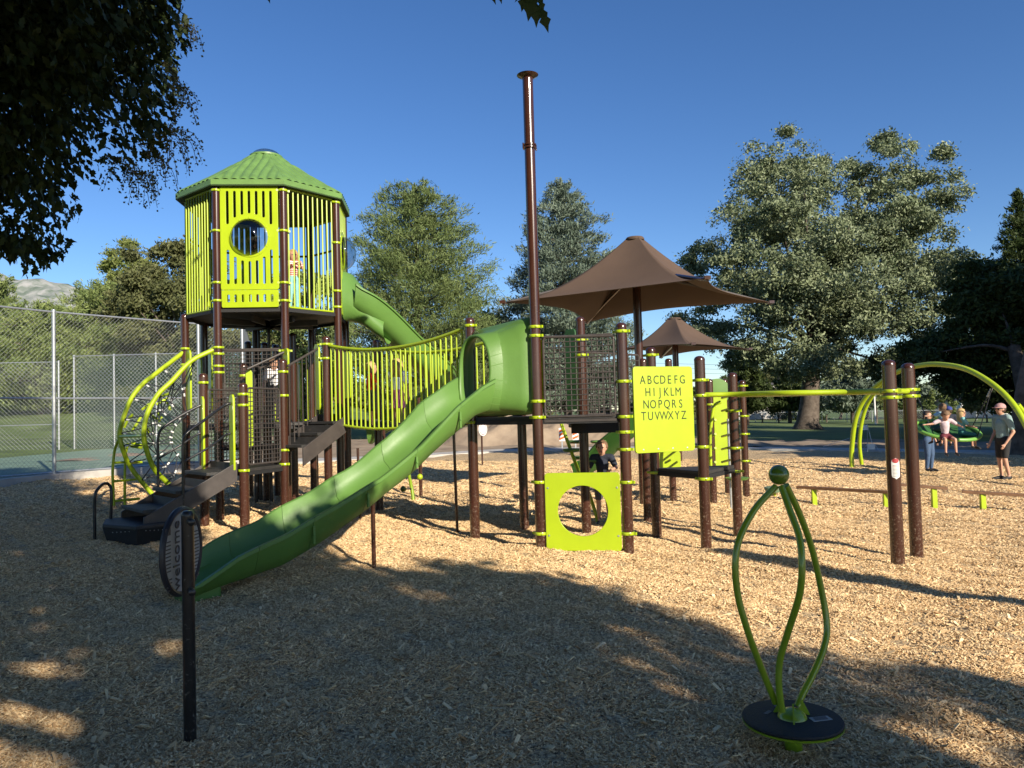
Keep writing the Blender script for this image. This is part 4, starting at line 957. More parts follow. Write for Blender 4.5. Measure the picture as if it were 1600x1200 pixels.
# steps under the deck, curved pod climber, small green slide behind
b=MB(); b.box((1.15,10.45,1.45),(.75,.5,.05)); b.box((1.15,10.2,1.43),(.75,.03,.16)); b.build('under_deck_step',black,PS,bevel=.004)
pc=MB().tube([W(873,650,11.2),W(884,682,11.1),W(896,715,11.0),W(905,740,10.9),W(912,770,10.9)],.026,10,True,4).build('pod_climber',lime,PS,True)
MB().tube([W(920,770,11.2),W(930,800,11.1),W(937,828,11.0)],.026,10,True,4).build('pod_pole',lime,pc,True)
for px,py,Y,r in((903,690,11.3,.15),(893,703,11.0,.13),(925,720,11.1,.13),(905,715,11.6,.12),(941,772,11.2,.12),(935,690,11.9,.13)):
    b=MB(); b.lathe([(.02,-.03),(r*.8,-.025),(r,0),(r*.9,.02),(.02,.025)],W(px,py,Y),n=20); b.build('foot_pod',slideg if py<740 else lime,pc,True)
sl3,_=sweep('slide',[W(1010,655,12.2),W(985,680,12.4),W(955,705,12.7),W(930,730,13.0),W(905,742,13.2)],lambda t:uprof(.22,.2,.2),mat('deep_green_plastic',(.05,.16,.03),.4),PS,5)
# ---------------- overhead ladder to the two far posts
K1=(3.95,7.97);K2=(4.41,8.47)
k1=post(*K1,562,[611,621],r=.068); k2=post(*K2,567,[609,619],r=.068)
def lad(a,c,za_,zc_,ph):
    a=V(*a,za_);c=V(*c,zc_); L=(c-a).length; s=V(-(c-a).y,(c-a).x,0).normalized()
    return [a+(c-a)*t+s*.13*sin(2*pi*1.5*t+ph)*min(1,8*t,8*(1-t)) for t in np.linspace(0,1,40)]
za_,zc_=zat(*C_,617),zat(*K1,611)
R1=lad(C_,K1,za_,zc_,0);R2=lad((2.93,10.12),K2,za_,zc_,0)
lo=MB().tube(R1,.030,12).build('overhead_ladder',lime,PS,True); MB().tube(R2,.030,12).build('rail',lime,lo,True)
for i in range(3,38,5):
    MB().tube([R1[i],R2[i]],.016,8).build('rung',lime,lo,True)
MB().tube([V(*K1,zc_+.0),V(*K2,zc_)],.03,10).build('rail',lime,lo,True)
# sticker on the first far post
stk=mat('sticker_white',(.75,.73,.68),.5); red=mat('sticker_red',(.33,.03,.035),.5); ink=mat('print_ink',(.07,.06,.06),.7)
def onpost(cx,cy,r,z0,z1,half,m,par,name,off,round_=True):
    b=MB(); n=12; vv=[]; hh=z1-z0; wv=r*half
    rows=10
    for j in range(rows+1):
        z=z0+hh*j/rows; e=min(z-z0,z1-z); k=1.0
        if round_ and e<wv: k=sqrt(max(0.0,1-((wv-e)/wv)**2))
        for i in range(n+1):
            a=-pi/2-.12+half*k*(2*i/n-1); vv.append((cx+(r+off)*cos(a),cy+(r+off)*sin(a),z))
    b.v=vv; b.f=[(j*(n+1)+i,j*(n+1)+i+1,(j+1)*(n+1)+i+1,(j+1)*(n+1)+i) for j in range(rows) for i in range(n)]
    return b.build(name,m,par,True,angle=180)
zs0,zs1=zat(*K1,748),zat(*K1,715)
st_=onpost(*K1,.068,zs0,zs1,.62,stk,k1,'safety_sticker',.001); 
onpost(*K1,.068,zs1-.055,zs1-.004,.55,red,k1,'sticker_band',.002)
for i in range(9): onpost(*K1,.068,zs0+.03+i*.014,zs0+.034+i*.014,.42,ink if i!=7 else red,k1,'print_line',.0022,False)
# ---------------- climber behind on the right
q1=(2.89,14.0);q2=(3.47,13.4);q3=(4.32,14.3);q4=(4.75,14.9)
post(*q1,560,[]); post(*q2,592,[632]); post(*q3,594,[603,615,650,678,720]); post(4.15,14.9,592,[601,612])
vboard(1121,618,738,13.5,32,0,'climbing_board'); vboard(1046,705,738,13.9,34,0,'climbing_board')
def hookpipe(pts): return MB().tube([W(*p) for p in pts],.028,10,True,4).build('ladder_rail',lime,PS,True)
for k in range(5):
    MB().tube([W(1108,640+k*22,13.1),W(1118,634+k*22,12.9)],.022,8).build('grip_bar',lime,PS,True)
for k in range(6):
    p=W(1128,622+k*20,13.0); q=W(1150,616+k*20,12.3); MB().tube([p,q],.02,8).build('rung',lime,PS,True)
hookpipe([(1111,736,12.9),(1110,700,12.9),(1111,665,12.9),(1116,635,12.9),(1126,628,12.9)])
b=MB(); 
c=W(1118,612,14.3); b.lathe([(.05,-.15),(.24,-.14),(.24,.14),(.05,.15)],c,(0,1,0),n=28); b.build('slide_mouth',slideg,PS,True)
p=W(1142,780,12.6); MB().tube([V(p.x,12.6,-.1),V(p.x,12.6,1.45)],.018,8).build('support_leg',steel,PS,True)
b=MB(); b.lathe([(.02,-.02),(.16,-.015),(.19,.02),(.02,.03)],W(1152,748,12.4),n=20); b.build('foot_pod',slideg,PS,True)
# ---------------- arched net climber on the left
near=[(337,545,11.92),(299,564,11.75),(268,596,11.6),(247,616,11.5),(231,644,11.42),(225,670,11.4),(227,696,11.42),(240,731,11.5),(257,750,11.6),(276,770,11.7),(300,800,11.9)]
farr=[(290,548,12.55),(247,581,12.4),(220,603,12.3),(203,627,12.22),(190,661,12.18),(187,681,12.18),(192,702,12.2),(203,728,12.3),(225,757,12.4),(246,780,12.5),(275,806,12.7)]
nc=MB().tube([W(*p) for p in near],.037,12,True,5).build('net_climber',lime,PS,True)
MB().tube([W(*p) for p in farr],.037,12,True,5).build('arch_rail',lime,nc,True)
NP=smooth([W(*p) for p in near],5);FP=smooth([W(*p) for p in farr],5)
MB().tube([W(187,682,12.18),W(226,681,11.4)],.025,10).build('cross_rail',lime,nc,True)
inner=[]
for i in range(len(NP)):
    m_=(NP[i]+FP[i])/2; inner.append(m_)
cenN=W(300,690,12.6)
rope=[]; wh=MB()
ks=list(range(4,len(NP)-6,5)); rng2=random.Random(5)
ring2=[]
for i in ks:
    c=(NP[i]+FP[i])/2; ring2.append(c+(cenN-c)*.34)
ring3=[c+(cenN-c)*.45 for c in ring2]
def ropeo(a,c,r=.009): MB().tube([a,(a+c)/2-V(0,0,.015),c],r,5,True).build('rope',ropem,nc,True)
for j,i in enumerate(ks):
    ropeo(NP[i],ring2[j]); ropeo(FP[i],ring2[j]); ropeo(ring2[j],ring3[j])
    for p,q in((NP[i],ring2[j]),(FP[i],ring2[j]),(ring2[j],ring3[j])):
        for t in(.12,.9): 
            s_=p+(q-p)*t; e_=s_+(q-p).normalized()*.05; wh.tube([s_,e_],.014,7)
    if j+1<len(ks):
        ropeo(ring2[j],ring2[j+1]); ropeo(ring3[j],ring3[j+1]); ropeo(ring3[j],ring2[j+1]); ropeo(NP[i],ring2[j+1]); ropeo(FP[ks[j+1]],ring2[j])
wh.build('rope_connector',white,nc,True)
# inner lime segments (sleeved ring) and small ladder
for seg in ([(194,668,12.6),(200,655,12.6),(208,647,12.6)],[(210,668,12.3),(220,652,12.4)],[(222,640,12.8),(232,632,12.8),(243,626,12.8)],[(244,632,12.4),(262,622,12.5)],[(250,620,12.9),(264,615,12.9)],[(261,628,12.6),(266,641,12.6)],[(238,650,12.4),(250,658,12.4)],[(246,645,12.6),(253,654,12.6)],[(206,692,12.5),(222,696,12.5)],[(205,697,12.3),(222,700,12.3)],[(228,668,12.4),(234,677,12.5)],[(212,664,12.6),(206,674,12.6)]):
    MB().tube([W(*p) for p in seg],.022,8,True).build('sleeve',lime,nc,True)
for pts in ([(187,684,12.2),(180,700,12.3),(177,720,12.3),(176,745,12.3),(178,790,12.3)],[(200,692,12.6),(196,712,12.6),(195,745,12.6),(195,795,12.6)]):
    MB().tube([W(*p) for p in pts],.022,9,True,4).build('ladder_rail',lime,nc,True)
for a,c in (((179,723,12.3),(218,721,12.6)),((178,752,12.3),(212,749,12.6)),((178,783,12.3),(218,779,12.6)),((195,724,12.6),(222,722,12.8))):
    MB().tube([W(*a),W(*c)],.02,8).build('rung',lime,nc,True)
for y0 in(0,): 
    c=W(293,725,12.3); b=MB()
    for i in range(5):
        b.tube([W(291+i*3,640,12.3),W(291+i*3,745,12.3)],.004,5,False)
    for i in range(16): b.tube([W(289,642+i*6.6,12.3),W(305,642+i*6.6,12.3)],.004,5,False)
    b.build('rope_net',ropem,nc,True)
# ================================================================== OTHER THINGS ON THE CHIPS
# welcome sign on a slim post
sx,sy=-1.628,3.80
t=thing('sign_post',(sx,sy,gz(sx,sy)),'dark oval welcome sign seen edge on, mounted on a slim black post in the foreground','sign')
b=MB(); zt=zat(sx,sy,797); b.lathe([(.030,-.3),(.030,zt-gz(sx,sy)-.03),(.031,zt-gz(sx,sy)-.02),(.022,zt-gz(sx,sy)-.004),(.003,zt-gz(sx,sy))],(sx,sy,gz(sx,sy)),n=20); sp=b.build('post',blackm,t,True)
sX=V(.045,1,0).normalized(); c=W(284,861,3.93)
ringm=mat('black_sign_rim',(.02,.02,.028),.45); panelm=mat('grey_sign_face',(.30,.31,.31),.6,var=.05)
R_=.232
# rim is an upright ring; its face looks towards the camera's right-hand side
sN=V(sX.y,-sX.x,0)
b=MB(); lp=[c+sX*R_*.86*cos(a)+V(0,0,R_*.92*sin(a)) for a in np.linspace(0,2*pi,41)]; b.tube(lp,.016,8,False); rm=b.build('sign_rim',ringm,t,True)
o=plate('sign_face',[[(R_*.85*cos(a),R_*.90*sin(a)) for a in np.linspace(0,2*pi,40,endpoint=False)]],.012,c,sX,V(0,0,1),panelm,t,.001)
text('welcome',.096,c+sN*.0095-sX*.070+V(0,0,-.01),V(0,0,1),-sX,ink,t,'lettering',.001)
b=MB()
for k in range(9): b.box(c+sN*.008+sX*(-.155+.0*k)+V(0,0,.07-.018*k),(.05,.002,.006),X=sX,Y=sN)
for k in range(4): b.box(c+sN*.008+sX*(-.145)+V(0,0,-.115-.018*k),(.05,.002,.006),X=sX,Y=sN)
for k in range(14): b.box(c+sN*.008+sX*(.13)+V(0,0,.08-.018*k),(.09,.002,.006),X=sX,Y=sN)
b.box(c+sN*.008+sX*(-.155)+V(0,0,.12),(.05,.002,.035),X=sX,Y=sN); b.box(c+sN*.008+sX*(.14)+V(0,0,.12),(.11,.002,.02),X=sX,Y=sN)
b.build('print_line',ink,t)
b=MB()
for zz in(.17,-.17): b.lathe([(.018,0),(.018,.05),(.008,.055)],V(sx,sy,c.z+zz)+V(.02,-.02,0),V(.5,-.86,0),n=10)
b.build('bolt',blackm,t,True)
# stand-and-spin toy
gx,gy=1.33,3.80
t=thing('spinner',(gx,gy,gz(gx,gy)),'lime spinning toy with three wavy bars, ball on top and round black footplate','spinner')
z0=gz(gx,gy); zp=zat(gx,gy,1122)
olive=mat('lime_powder_coat_shaded',(.21,.31,.012),.3,var=.05,coat=.5,wear=((.3,.3,.15),.4,40,1.2,.04))  # darker copy of the lime coat, shade put into its colour
b=MB(); b.lathe([(.042,-.1),(.042,zp-z0-.02)],(gx,gy,z0),n=20); b.build('stem',olive,t,True)
b=MB(); b.lathe([(.02,-.028),(.225,-.028),(.236,-.022),(.238,-.012),(.02,-.012)],(gx,gy,zp),n=56); b.build('plate_rim',olive,t,True)
b=MB(); b.lathe([(.062,-.012),(.232,-.012),(.238,-.004),(.234,.004),(.225,.006),(.062,.006)],(gx,gy,zp),n=56); fp=b.build('footplate',black,t,True)
b=MB(); b.sphere((gx,gy,zp-.005),.072,22,(1,1,.75),12); b.build('hub',olive,t,True)
# bars measured from the picture, each at its own distance
brs=[[(1212,760,3.80),(1180,795,3.75),(1156,840,3.70),(1149,880,3.68),(1153,930,3.68),(1168,985,3.68),(1190,1045,3.72),(1212,1098,3.76)],
     [(1221,760,3.78),(1235,800,3.70),(1249,840,3.62),(1253,885,3.58),(1249,930,3.60),(1232,985,3.68),(1219,1030,3.72),(1217,1070,3.72),(1222,1112,3.72)],
     [(1228,758,3.84),(1248,800,3.90),(1268,855,3.95),(1283,920,3.97),(1292,975,3.95),(1288,1010,3.92),(1272,1050,3.88),(1254,1085,3.84),(1246,1104,3.82)]]
for q in brs: MB().tube([W(*p) for p in q],.0165,14,True,7).build('bar',olive,t,True)
b=MB(); b.sphere(W(1217,742,3.80),.050,24,m=16); b.build('ball',mat('dark_lime_ball',(.11,.18,.012),.2,coat=.6),t,True)
b=MB()
for a in(.2,2.3,4.4):
    dd=V(cos(a),sin(a),0); b.prism([V(gx,gy,zp+.03)+dd*.03,V(gx,gy,zp)+dd*.10,V(gx,gy,zp+.09)+dd*.055],V(-dd.y,dd.x,0)*.008)
b.build('gusset',olive,t)
sg=mat('sticker_grey',(.32,.33,.33),.6); X1=V(.98,.18,0)
b=MB(); b.box((gx+.125,gy-.035,zp+.0075),(.10,.048,.002),X=X1,Y=V(-.18,.98,0)); s1=b.build('sticker',sg,fp)
b=MB()
for k in range(5): b.box((gx+.125,gy-.050+.008*k,zp+.009),(.07,.003,.001),X=X1,Y=V(-.18,.98,0))
b.build('print_line',ink,s1)
b=MB(); b.box((gx-.10,gy+.06,zp+.0075),(.055,.02,.002),X=V(.7,.7,0),Y=V(-.7,.7,0)); b.box((gx-.02,gy+.15,zp+.0075),(.06,.018,.002),X=V(.7,.7,0),Y=V(-.7,.7,0)); b.build('sticker',mat('sticker_dim',(.10,.10,.10),.6),fp)
# balance beams
def beam(pa,pc,h,label,legs,curve=0):
    a=W(*pa);c=W(*pc); d=(c-a); t=thing('balance_beam',(a.x,a.y,gz(a.x,a.y)),label,'balance beam','low balance beams')
    d0=V(d.x,d.y,0).normalized(); n=max(1,int(round(d.length/1.2)))
    for i in range(n):
        p=a+d*(i/n);q=a+d*((i+1)/n-.004/n); MB().box((p+q)/2,((q-p).length,.11,.045),X=d,Y=V(-d0.y,d0.x,0)).build('plank',wood,t,bevel=.004)
    for f in legs:
        p=a+d*f; MB().box((p.x,p.y,(p.z+gz(p.x,p.y)-.1)/2),(.085,.06,p.z-gz(p.x,p.y)+.1-.05),X=(1,0,0),Y=(0,1,0)).build('leg',lime,t,bevel=.008)
    return t
beam((1246,761,13.7),(1408,770,12.5),.3,'long low balance beam between the spinning toy and the twin brown posts',[.17,.86])
beam((1405,757,12.9),(1480,763,12.7),.3,'short low balance beam just right of the twin brown posts',[.72])
beam((1503,768,12.7),(1640,776,12.2),.3,'low balance beam running out of the right edge of the picture',[.24])
x,y=3.62*1.41,14.8
c=W(1210,765,14.6); t=thing('stepping_stool',(c.x,c.y,gz(c.x,c.y)),'small round green stepping pod on a lime stem behind the spinning toy','stepping pod')
b=MB(); b.lathe([(.03,-.06),(.16,-.04),(.19,.03),(.18,.05),(.02,.06)],c,n=24); b.build('pod_top',mat('grey_green_plastic',(.16,.24,.14),.5),t,True)
MB().lathe([(.03,gz(c.x,c.y)-.1),(.03,c.z-.05)],(c.x,c.y,0),n=10).build('leg',lime,t,True)
# shade canopies
def canopy(cx,cy,apx,apz,corners,label,rpole,scale=1):
    t=thing('shade_canopy',(cx,cy,gz(cx,cy)),label,'shade canopy','brown fabric shade canopies')
    b=MB(); b.lathe([(rpole,-.1),(rpole,apz-.25-gz(cx,cy))],(cx,cy,gz(cx,cy)),n=18); b.build('pole',brown,t,True)
    ap=V(cx,cy,apz); K=len(corners); n=30
    rt=.16*scale
    # four concave panels: edges scalloped between the corners
    for k in range(K):
        a=V(*corners[k]);c=V(*corners[(k+1)%K]); b=MB(); m1=12
        for j in range(n+1):
            s=j/n
            for i in range(m1*2+1):
                u=i/(m1*2); e=a*(1-u)+c*u; midc=(a+c)/2; inn=(V(cx,cy,midc.z)-e); e=e+inn*.30*4*u*(1-u)*.62+V(0,0,.05*scale*4*u*(1-u))
                dr=V(a.x-cx,a.y-cy,0).normalized()*(1-u)+V(c.x-cx,c.y-cy,0).normalized()*u; st=V(cx,cy,apz)+dr*rt
                p=st*(1-s)+e*s; z=apz+(e.z-apz)*(1-(1-s)**1.75); p.z=z; b.v.append(tuple(p))
        w_=m1*2+1
        for j in range(n):
            for i in range(m1*2): b.f.append((j*w_+i,j*w_+i+1,(j+1)*w_+i+1,(j+1)*w_+i))
        o=b.build('fabric_panel',fabric,t,True,angle=70)
        so_=o.modifiers.new('thickness','SOLIDIFY'); so_.thickness=.006
        ea=V(cx,cy,apz-.95*scale*.62); MB().tube([ea,a*.55+ea*.45+V(0,0,.0),a-V(0,0,.03)],[.035*scale,.024*scale],8).build('rafter',brown if k%2 else char,t,True)
        MB().box(a,(.09*scale,.09*scale,.05*scale)).build('corner_bracket',brown,t)
    MB().lathe([(rt*1.02,apz-.03),(rt*1.03,apz+.0),(rt*.9,apz+.025),(.01,apz+.035)],(cx,cy,0),n=26).build('cap',fabric,t,True)
    return t
c1=[W(785,472,12.9),W(1105,434,10.95),W(1205,472,13.9),W(917,503,16.2)]
canopy(2.25,13.4,1003,W(1003,373,13.4).z,c1,'larger brown pyramid shade canopy right of the tall mast',.075)
cx2=(1057-800)/F*25; c2=[W(965,546,24.5),W(1083,537,21.8),W(1172,545,25.6),W(1033,558,28.5)]
canopy(cx2,25,1055,W(1055,498,25).z,c2,'smaller more distant brown shade canopy behind the alphabet board',.1,1.4)
# small pod climber seen under the bridge
t=thing('pod_climber',(-1.9,14.6,0),'small bent lime climbing pole with ball grips under the bridge','climber')
MB().tube([W(636,728,14.2),W(641,752,14.0),W(645,775,13.9),W(646,800,13.8)],.032,10,True,4).build('pole',olive,t,True)
for px,py,Y in((656,745,14.0),(630,764,13.9)):
    b=MB(); b.sphere(W(px,py,Y),.055,14,m=10); b.build('ball_grip',lime if py<750 else mat('olive_ball',(.10,.14,.02),.4),t,True)
    MB().tube([W(px,py,Y),W(643,py,Y)],.012,6).build('stem',blackm,t,True)
# round white sign on a stake
p=W(754,733,24.0); c=W(754,671,24); t=thing('round_sign',(p.x,24,gz(p.x,24)),'round white sign on a thin brown stake beyond the chips','sign')
MB().tube([(p.x,24,gz(p.x,24)-.1),(p.x,24,c.z-.2)],.03,8).build('stake',brown,t,True)
b=MB(); b.lathe([(.20,0),(.20,.02)],c,(0.75,-.6,0),n=28); b.build('sign_face',white,t,True)
b=MB(); b.lathe([(.17,.0215),(.15,.022)],c,(0.75,-.6,0),n=28,cap=False); b.build('sign_ring',red,t)
# orange and white barricade panels
org=mat('orange_stripe',(.62,.12,.02),.5)
for px,py0,py1,lb in((878,669,689,'left orange and white striped barricade panel behind the deck'),(899,667,688,'right orange and white striped barricade panel behind the deck')):
    Y=33.5; a=W(px-4,py1,Y);c=W(px+4,py0,Y); t=thing('barricade_panel',((a.x+c.x)/2,Y,gz(a.x,Y)),lb,'barricade','striped barricade panels by the dirt heap')
    wv=c.x-a.x;hv=c.z-a.z; MB().box(((a.x+c.x)/2,Y+.02,(a.z+c.z)/2),(wv+.02,.03,hv+.02)).build('panel',white,t)
    MB().box(((a.x+c.x)/2,Y+.05,gz(a.x,Y)+.3),(.06,.04,.7)).build('leg',steel,t)
    for k in range(3):
        z=a.z+hv*(k+.15)/3.2; MB().prism([V(a.x,Y-.001,z),V(c.x,Y-.001,z+.10),V(c.x,Y-.001,z+.20),V(a.x,Y-.001,z+.10)],(0,.004,0)).build('stripe',org,t)
# folding A-frame barricades
for px,py,lb in((1350,668,'white folding barricade board standing in shade behind the arch legs'),(1361,698,'lower white folding barricade board by the path behind the arch legs')):
    Y=32 if py<680 else 30; c=W(px,py,Y); g0=gz(c.x,Y); t=thing('folding_barricade',(c.x,Y,g0),lb,'barricade','folding barricades by the path')
    MB().box(c,(.34,.03,.22),X=(1,.1,0),Y=(-.1,1,0),Z=(0,0,1)).build('board',white,t,bevel=.005)
    for s_ in(-1,1): 
        MB().tube([c+V(s_*.14,0,.1),(c.x+s_*.26,Y-.25,g0)],.014,6).build('leg',steel,t); MB().tube([c+V(s_*.14,.02,.1),(c.x+s_*.26,Y+.3,g0)],.014,6).build('leg',steel,t)
    MB().tube([c+V(-.3,.1,-.35),c+V(-1.7,.1,-.75)],.006,5).build('rope',white,t)
# brown pole added outside the frame to cast a shadow band across the chips
xq,yq=7.9,.6
t=thing('added_shadow_pole',(xq,yq,gz(xq,yq)),'unseen brown pole added right of the view to cast a shadow band','pole')
MB().lathe([(.16,-.2),(.16,4.6),(.02,4.66)],(xq,yq,gz(xq,yq)),n=16).build('pole',brown,t,True)
# ================================================================== ARCH SWING
t=thing('arch_swing',(9.9,20,gz(9.9,20)),'lime arched swing frame with a green saucer seat hung on black ropes','swing')
ar=[(1331,735,21.8),(1331,700,21.8),(1337,655,21.6),(1352,622,21.3),(1378,596,20.8),(1410,578,20.3),(1445,570,19.6),(1475,570,19.0),(1510,577,18.3),(1545,596,17.6),(1575,622,17.0),(1598,655,16.6),(1615,700,16.3),(1622,800,16.2)]
MB().tube([W(*p) for p in ar],.065,14,True,6).build('arch',lime,t,True)
MB().tube([W(*p) for p in[(1347,731,22.3),(1343,690,22.2),(1350,645,22.0),(1366,615,21.6),(1392,590,20.9)]],.055,12,True,5).build('arch_leg',lime,t,True)
MB().tube([W(*p) for p in[(1650,790,17.2),(1640,730,17.2),(1622,675,17.1),(1590,632,17.0)]],.055,12,True,5).build('arch_leg',lime,t,True)
sc_=W(1480,672,18.4)
b=MB(); nn=40;mm=8
def ell(a,r): 
    return sc_+V(.72*r*cos(a),.55*r*sin(a),.10*r*cos(a)*-.4+.22*r*sin(a))
for j in range(mm+1):
    r=j/mm
    for i in range(nn):
        a=2*pi*i/nn; p=ell(a,r)+V(0,0,-.22*(1-r*r)); b.v.append(tuple(p))
for j in range(mm):
    for i in range(nn): b.f.append((j*nn+i,j*nn+(i+1)%nn,(j+1)*nn+(i+1)%nn,(j+1)*nn+i))
b.build('seat_shell',dkgreen,t,True,angle=180)
MB().tube([ell(2*pi*i/40,1) for i in range(41)],.045,10,False).build('seat_rim',mat('green_rim',(.15,.34,.06),.4),t,True)
hang=W(1550,606,17.5); hang2=W(1425,600,19.9)
for a in(.3,-.9): MB().tube([hang,ell(a,1)],.012,6).build('rope',ropem,t,True)
for a in(2.4,3.9): MB().tube([hang2,ell(a,1)],.012,6).build('rope',ropem,t,True)
b=MB(); 
for k in range(4): b.lathe([(.028,0),(.028,.05)],hang+(ell(.3,1)-hang)*(.02+.05*k),(ell(.3,1)-hang),n=8)
b.build('rope_connector',steel,t,True)
# ================================================================== PEOPLE
def remesh(b,name,m,par,vox,sm=3):
    o=b.build(name+'_src',m,None); 
    md=o.modifiers.new('r','REMESH'); md.mode='VOXEL'; md.voxel_size=vox; md.use_smooth_shade=True
    s_=o.modifiers.new('s','SMOOTH'); s_.factor=.5; s_.iterations=sm
    dg=bpy.context.evaluated_depsgraph_get(); me=bpy.data.meshes.new_from_object(o.evaluated_get(dg)); bpy.data.objects.remove(o)
    oo=ORI[par.name]; me.transform(Matrix.Translation(-oo)); me.name=name
    for p in me.polygons: p.use_smooth=True
    return link(bpy.data.objects.new(name,me),par)
sclera=mat('eye_dark',(.02,.015,.012),.2); lipm=mat('lips',(.42,.14,.11),.5)
def person(label,loc,Ht,face,cols,J={},hs=1.0,vox=.016,hair=hairB,hairlen=.3,belly=0,pants_len=1.0,sleeve=.45,skirt=False,cap=None,glasses=False,skinm=skin,shoe=None,fingers=True,face_on=True,slim=1.0,headtilt=(0,0)):
    """loc: point under the pelvis at ground (or seat reference); joints in body units (x right, y forward, z up), times height"""
    t=thing('person',loc,label,'person')
    cf,sf=cos(face),sin(face)
    def w(p): # face angle: direction of forward in world
        x,y,z=[c*Ht for c in p]; return V(loc[0]+x*sf+y*cf, loc[1]-x*cf+y*sf, loc[2]+z)
    D=dict(pel=(0,0,.52),waist=(0,0,.60),chest=(0,.0,.72),neck=(0,0,.825),hd=(0,.01,.905),
      shL=(-.105,0,.80),shR=(.105,0,.80),elL=(-.14,-.01,.63),elR=(.14,-.01,.63),wrL=(-.145,.04,.49),wrR=(.145,.04,.49),
      hiL=(-.05,0,.51),hiR=(.05,0,.51),knL=(-.055,.015,.28),knR=(.055,.015,.28),anL=(-.058,-.01,.045),anR=(.058,-.01,.045),toL=(-.065,.09,.02),toR=(.065,.09,.02))
    D.update(J); q={k:w(v) for k,v in D.items()}; h=Ht; s=slim
    b=MB(); c=lambda a,e,ra,rb:b.caps(q[a],q[e],ra*h,rb*h,12)
    c('pel','waist',.062*s,.055*s+belly*.5); c('waist','chest',.056*s+belly,.070*s); c('chest','neck',.058*s,.030); c('shL','shR',.034,.034); c('neck','hd',.030,.034)
    c('hiL','hiR',.052*s,.052*s)
    for S in'LR':
        c('sh'+S,'el'+S,.030,.023); c('el'+S,'wr'+S,.023,.014); c('hi'+S,'kn'+S,.048*s,.031); c('kn'+S,'an'+S,.031,.018); c('an'+S,'to'+S,.022,.016)
        a=(q['wr'+S]-q['el'+S]).normalized(); side=a.cross(V(0,0,1)); side=side.normalized() if side.length>.01 else V(1,0,0)
        fwd=(w((0,1,0))-w((0,0,0))).normalized(); fl=a.cross(fwd); fl=fl.normalized() if fl.length>.05 else side
        fb=fl.cross(a).normalized()
        hw=q['wr'+S]; b.caps(hw,hw+a*.040*h,.013*h,.017*h,8)
        if fingers:
            for k in range(4):
                off=fb*(k-1.5)*.0095*h; L_=(.036,.042,.040,.032)[k]*h; s1=hw+a*.045*h+off; m1=s1+a*L_*.55; e1=m1+(a*.8+fl*.5).normalized()*L_*.5
                b.caps(s1,m1,.0055*h,.005*h,6); b.caps(m1,e1,.005*h,.004*h,6)
            b.caps(hw+a*.015*h+fb*.012*h,hw+a*.045*h+fb*.034*h,.006*h,.005*h,6)
    hd=q['hd']; up=(w((0,0,1))-w((0,0,0))).normalized(); fwd=(w((0,1,0))-w((0,0,0))).normalized(); rt=(w((1,0,0))-w((0,0,0))).normalized()
    if headtilt!=(0,0):
        fwd=(fwd+up*headtilt[0]+rt*headtilt[1]).normalized(); up=(up-fwd*up.dot(fwd)).normalized(); rt=fwd.cross(up)
    Rm=Matrix((rt,fwd,up)).transposed()
    k=hs*h
    b.sphere(hd+up*.012*k,.058*k,16,(.88,1.02,1.10),12,Rm); b.sphere(hd+fwd*.012*k-up*.028*k,.043*k,14,(.9,1,1.05),10,Rm)
    b.caps(hd+fwd*.056*k+up*.006*k,hd+fwd*.068*k-up*.012*k,.006*k,.009*k,8)
    for e in(-1,1): b.sphere(hd+rt*e*.052*k-up*.002*k,.014*k,8,(.4,.8,1.1),6,Rm)
    remesh(b,'body',skinm,t,vox)
    # clothes
    sh,pa,pl=cols
    b=MB(); c=lambda a,e,ra,rb:b.caps(q[a],q[e],ra*h,rb*h,12)
    c('waist','chest',.064*s+belly,.079*s); c('chest','neck',.066*s,.034); b.caps(q['shL'],q['shR'],.042*h,.042*h,12); c('pel','waist',.066*s,.064*s+belly)
    for S in'LR':
        e=q['sh'+S]+(q['el'+S]-q['sh'+S])*min(1,sleeve*1.6); b.caps(q['sh'+S],e,.042*h,.036*h,12)
        if sleeve>.9: b.caps(q['el'+S],q['wr'+S],.034*h,.024*h,10)
    remesh(b,'shirt',sh,t,vox*1.2)
    b=MB()
    if skirt:
        a=q['waist'];e=(q['knL']+q['knR'])/2; dd=(e-a); b.lathe([(.062*h,0),(.08*h,dd.length*.4),(.115*h,dd.length*.85),(.118*h,dd.length*.88),(.10*h,dd.length*.84)],a,dd,n=20)
    else:
        b.caps(q['pel'],q['waist'],.070*s*h,.062*s*h,12); b.caps(q['hiL'],q['hiR'],.060*s*h,.060*s*h,12)
        for S in'LR':
            e=q['hi'+S]+(q['kn'+S]-q['hi'+S])*min(1,pl); b.caps(q['hi'+S],e,.058*s*h,.044*h,12)
            if pl>1: b.caps(q['kn'+S],q['kn'+S]+(q['an'+S]-q['kn'+S])*(pl-1),.042*h,.030*h,12)
    remesh(b,'skirt' if skirt else ('trousers' if pl>1.2 else 'shorts'),pa,t,vox*1.25)
    for S in'LR':
        b=MB(); b.caps(q['an'+S]-V(0,0,.008*h),q['to'+S],.028*h,.021*h,10); dn=V(0,0,1)
        remesh(b,'shoe',shoe or black,t,vox)
        if cols and shoe is None: pass
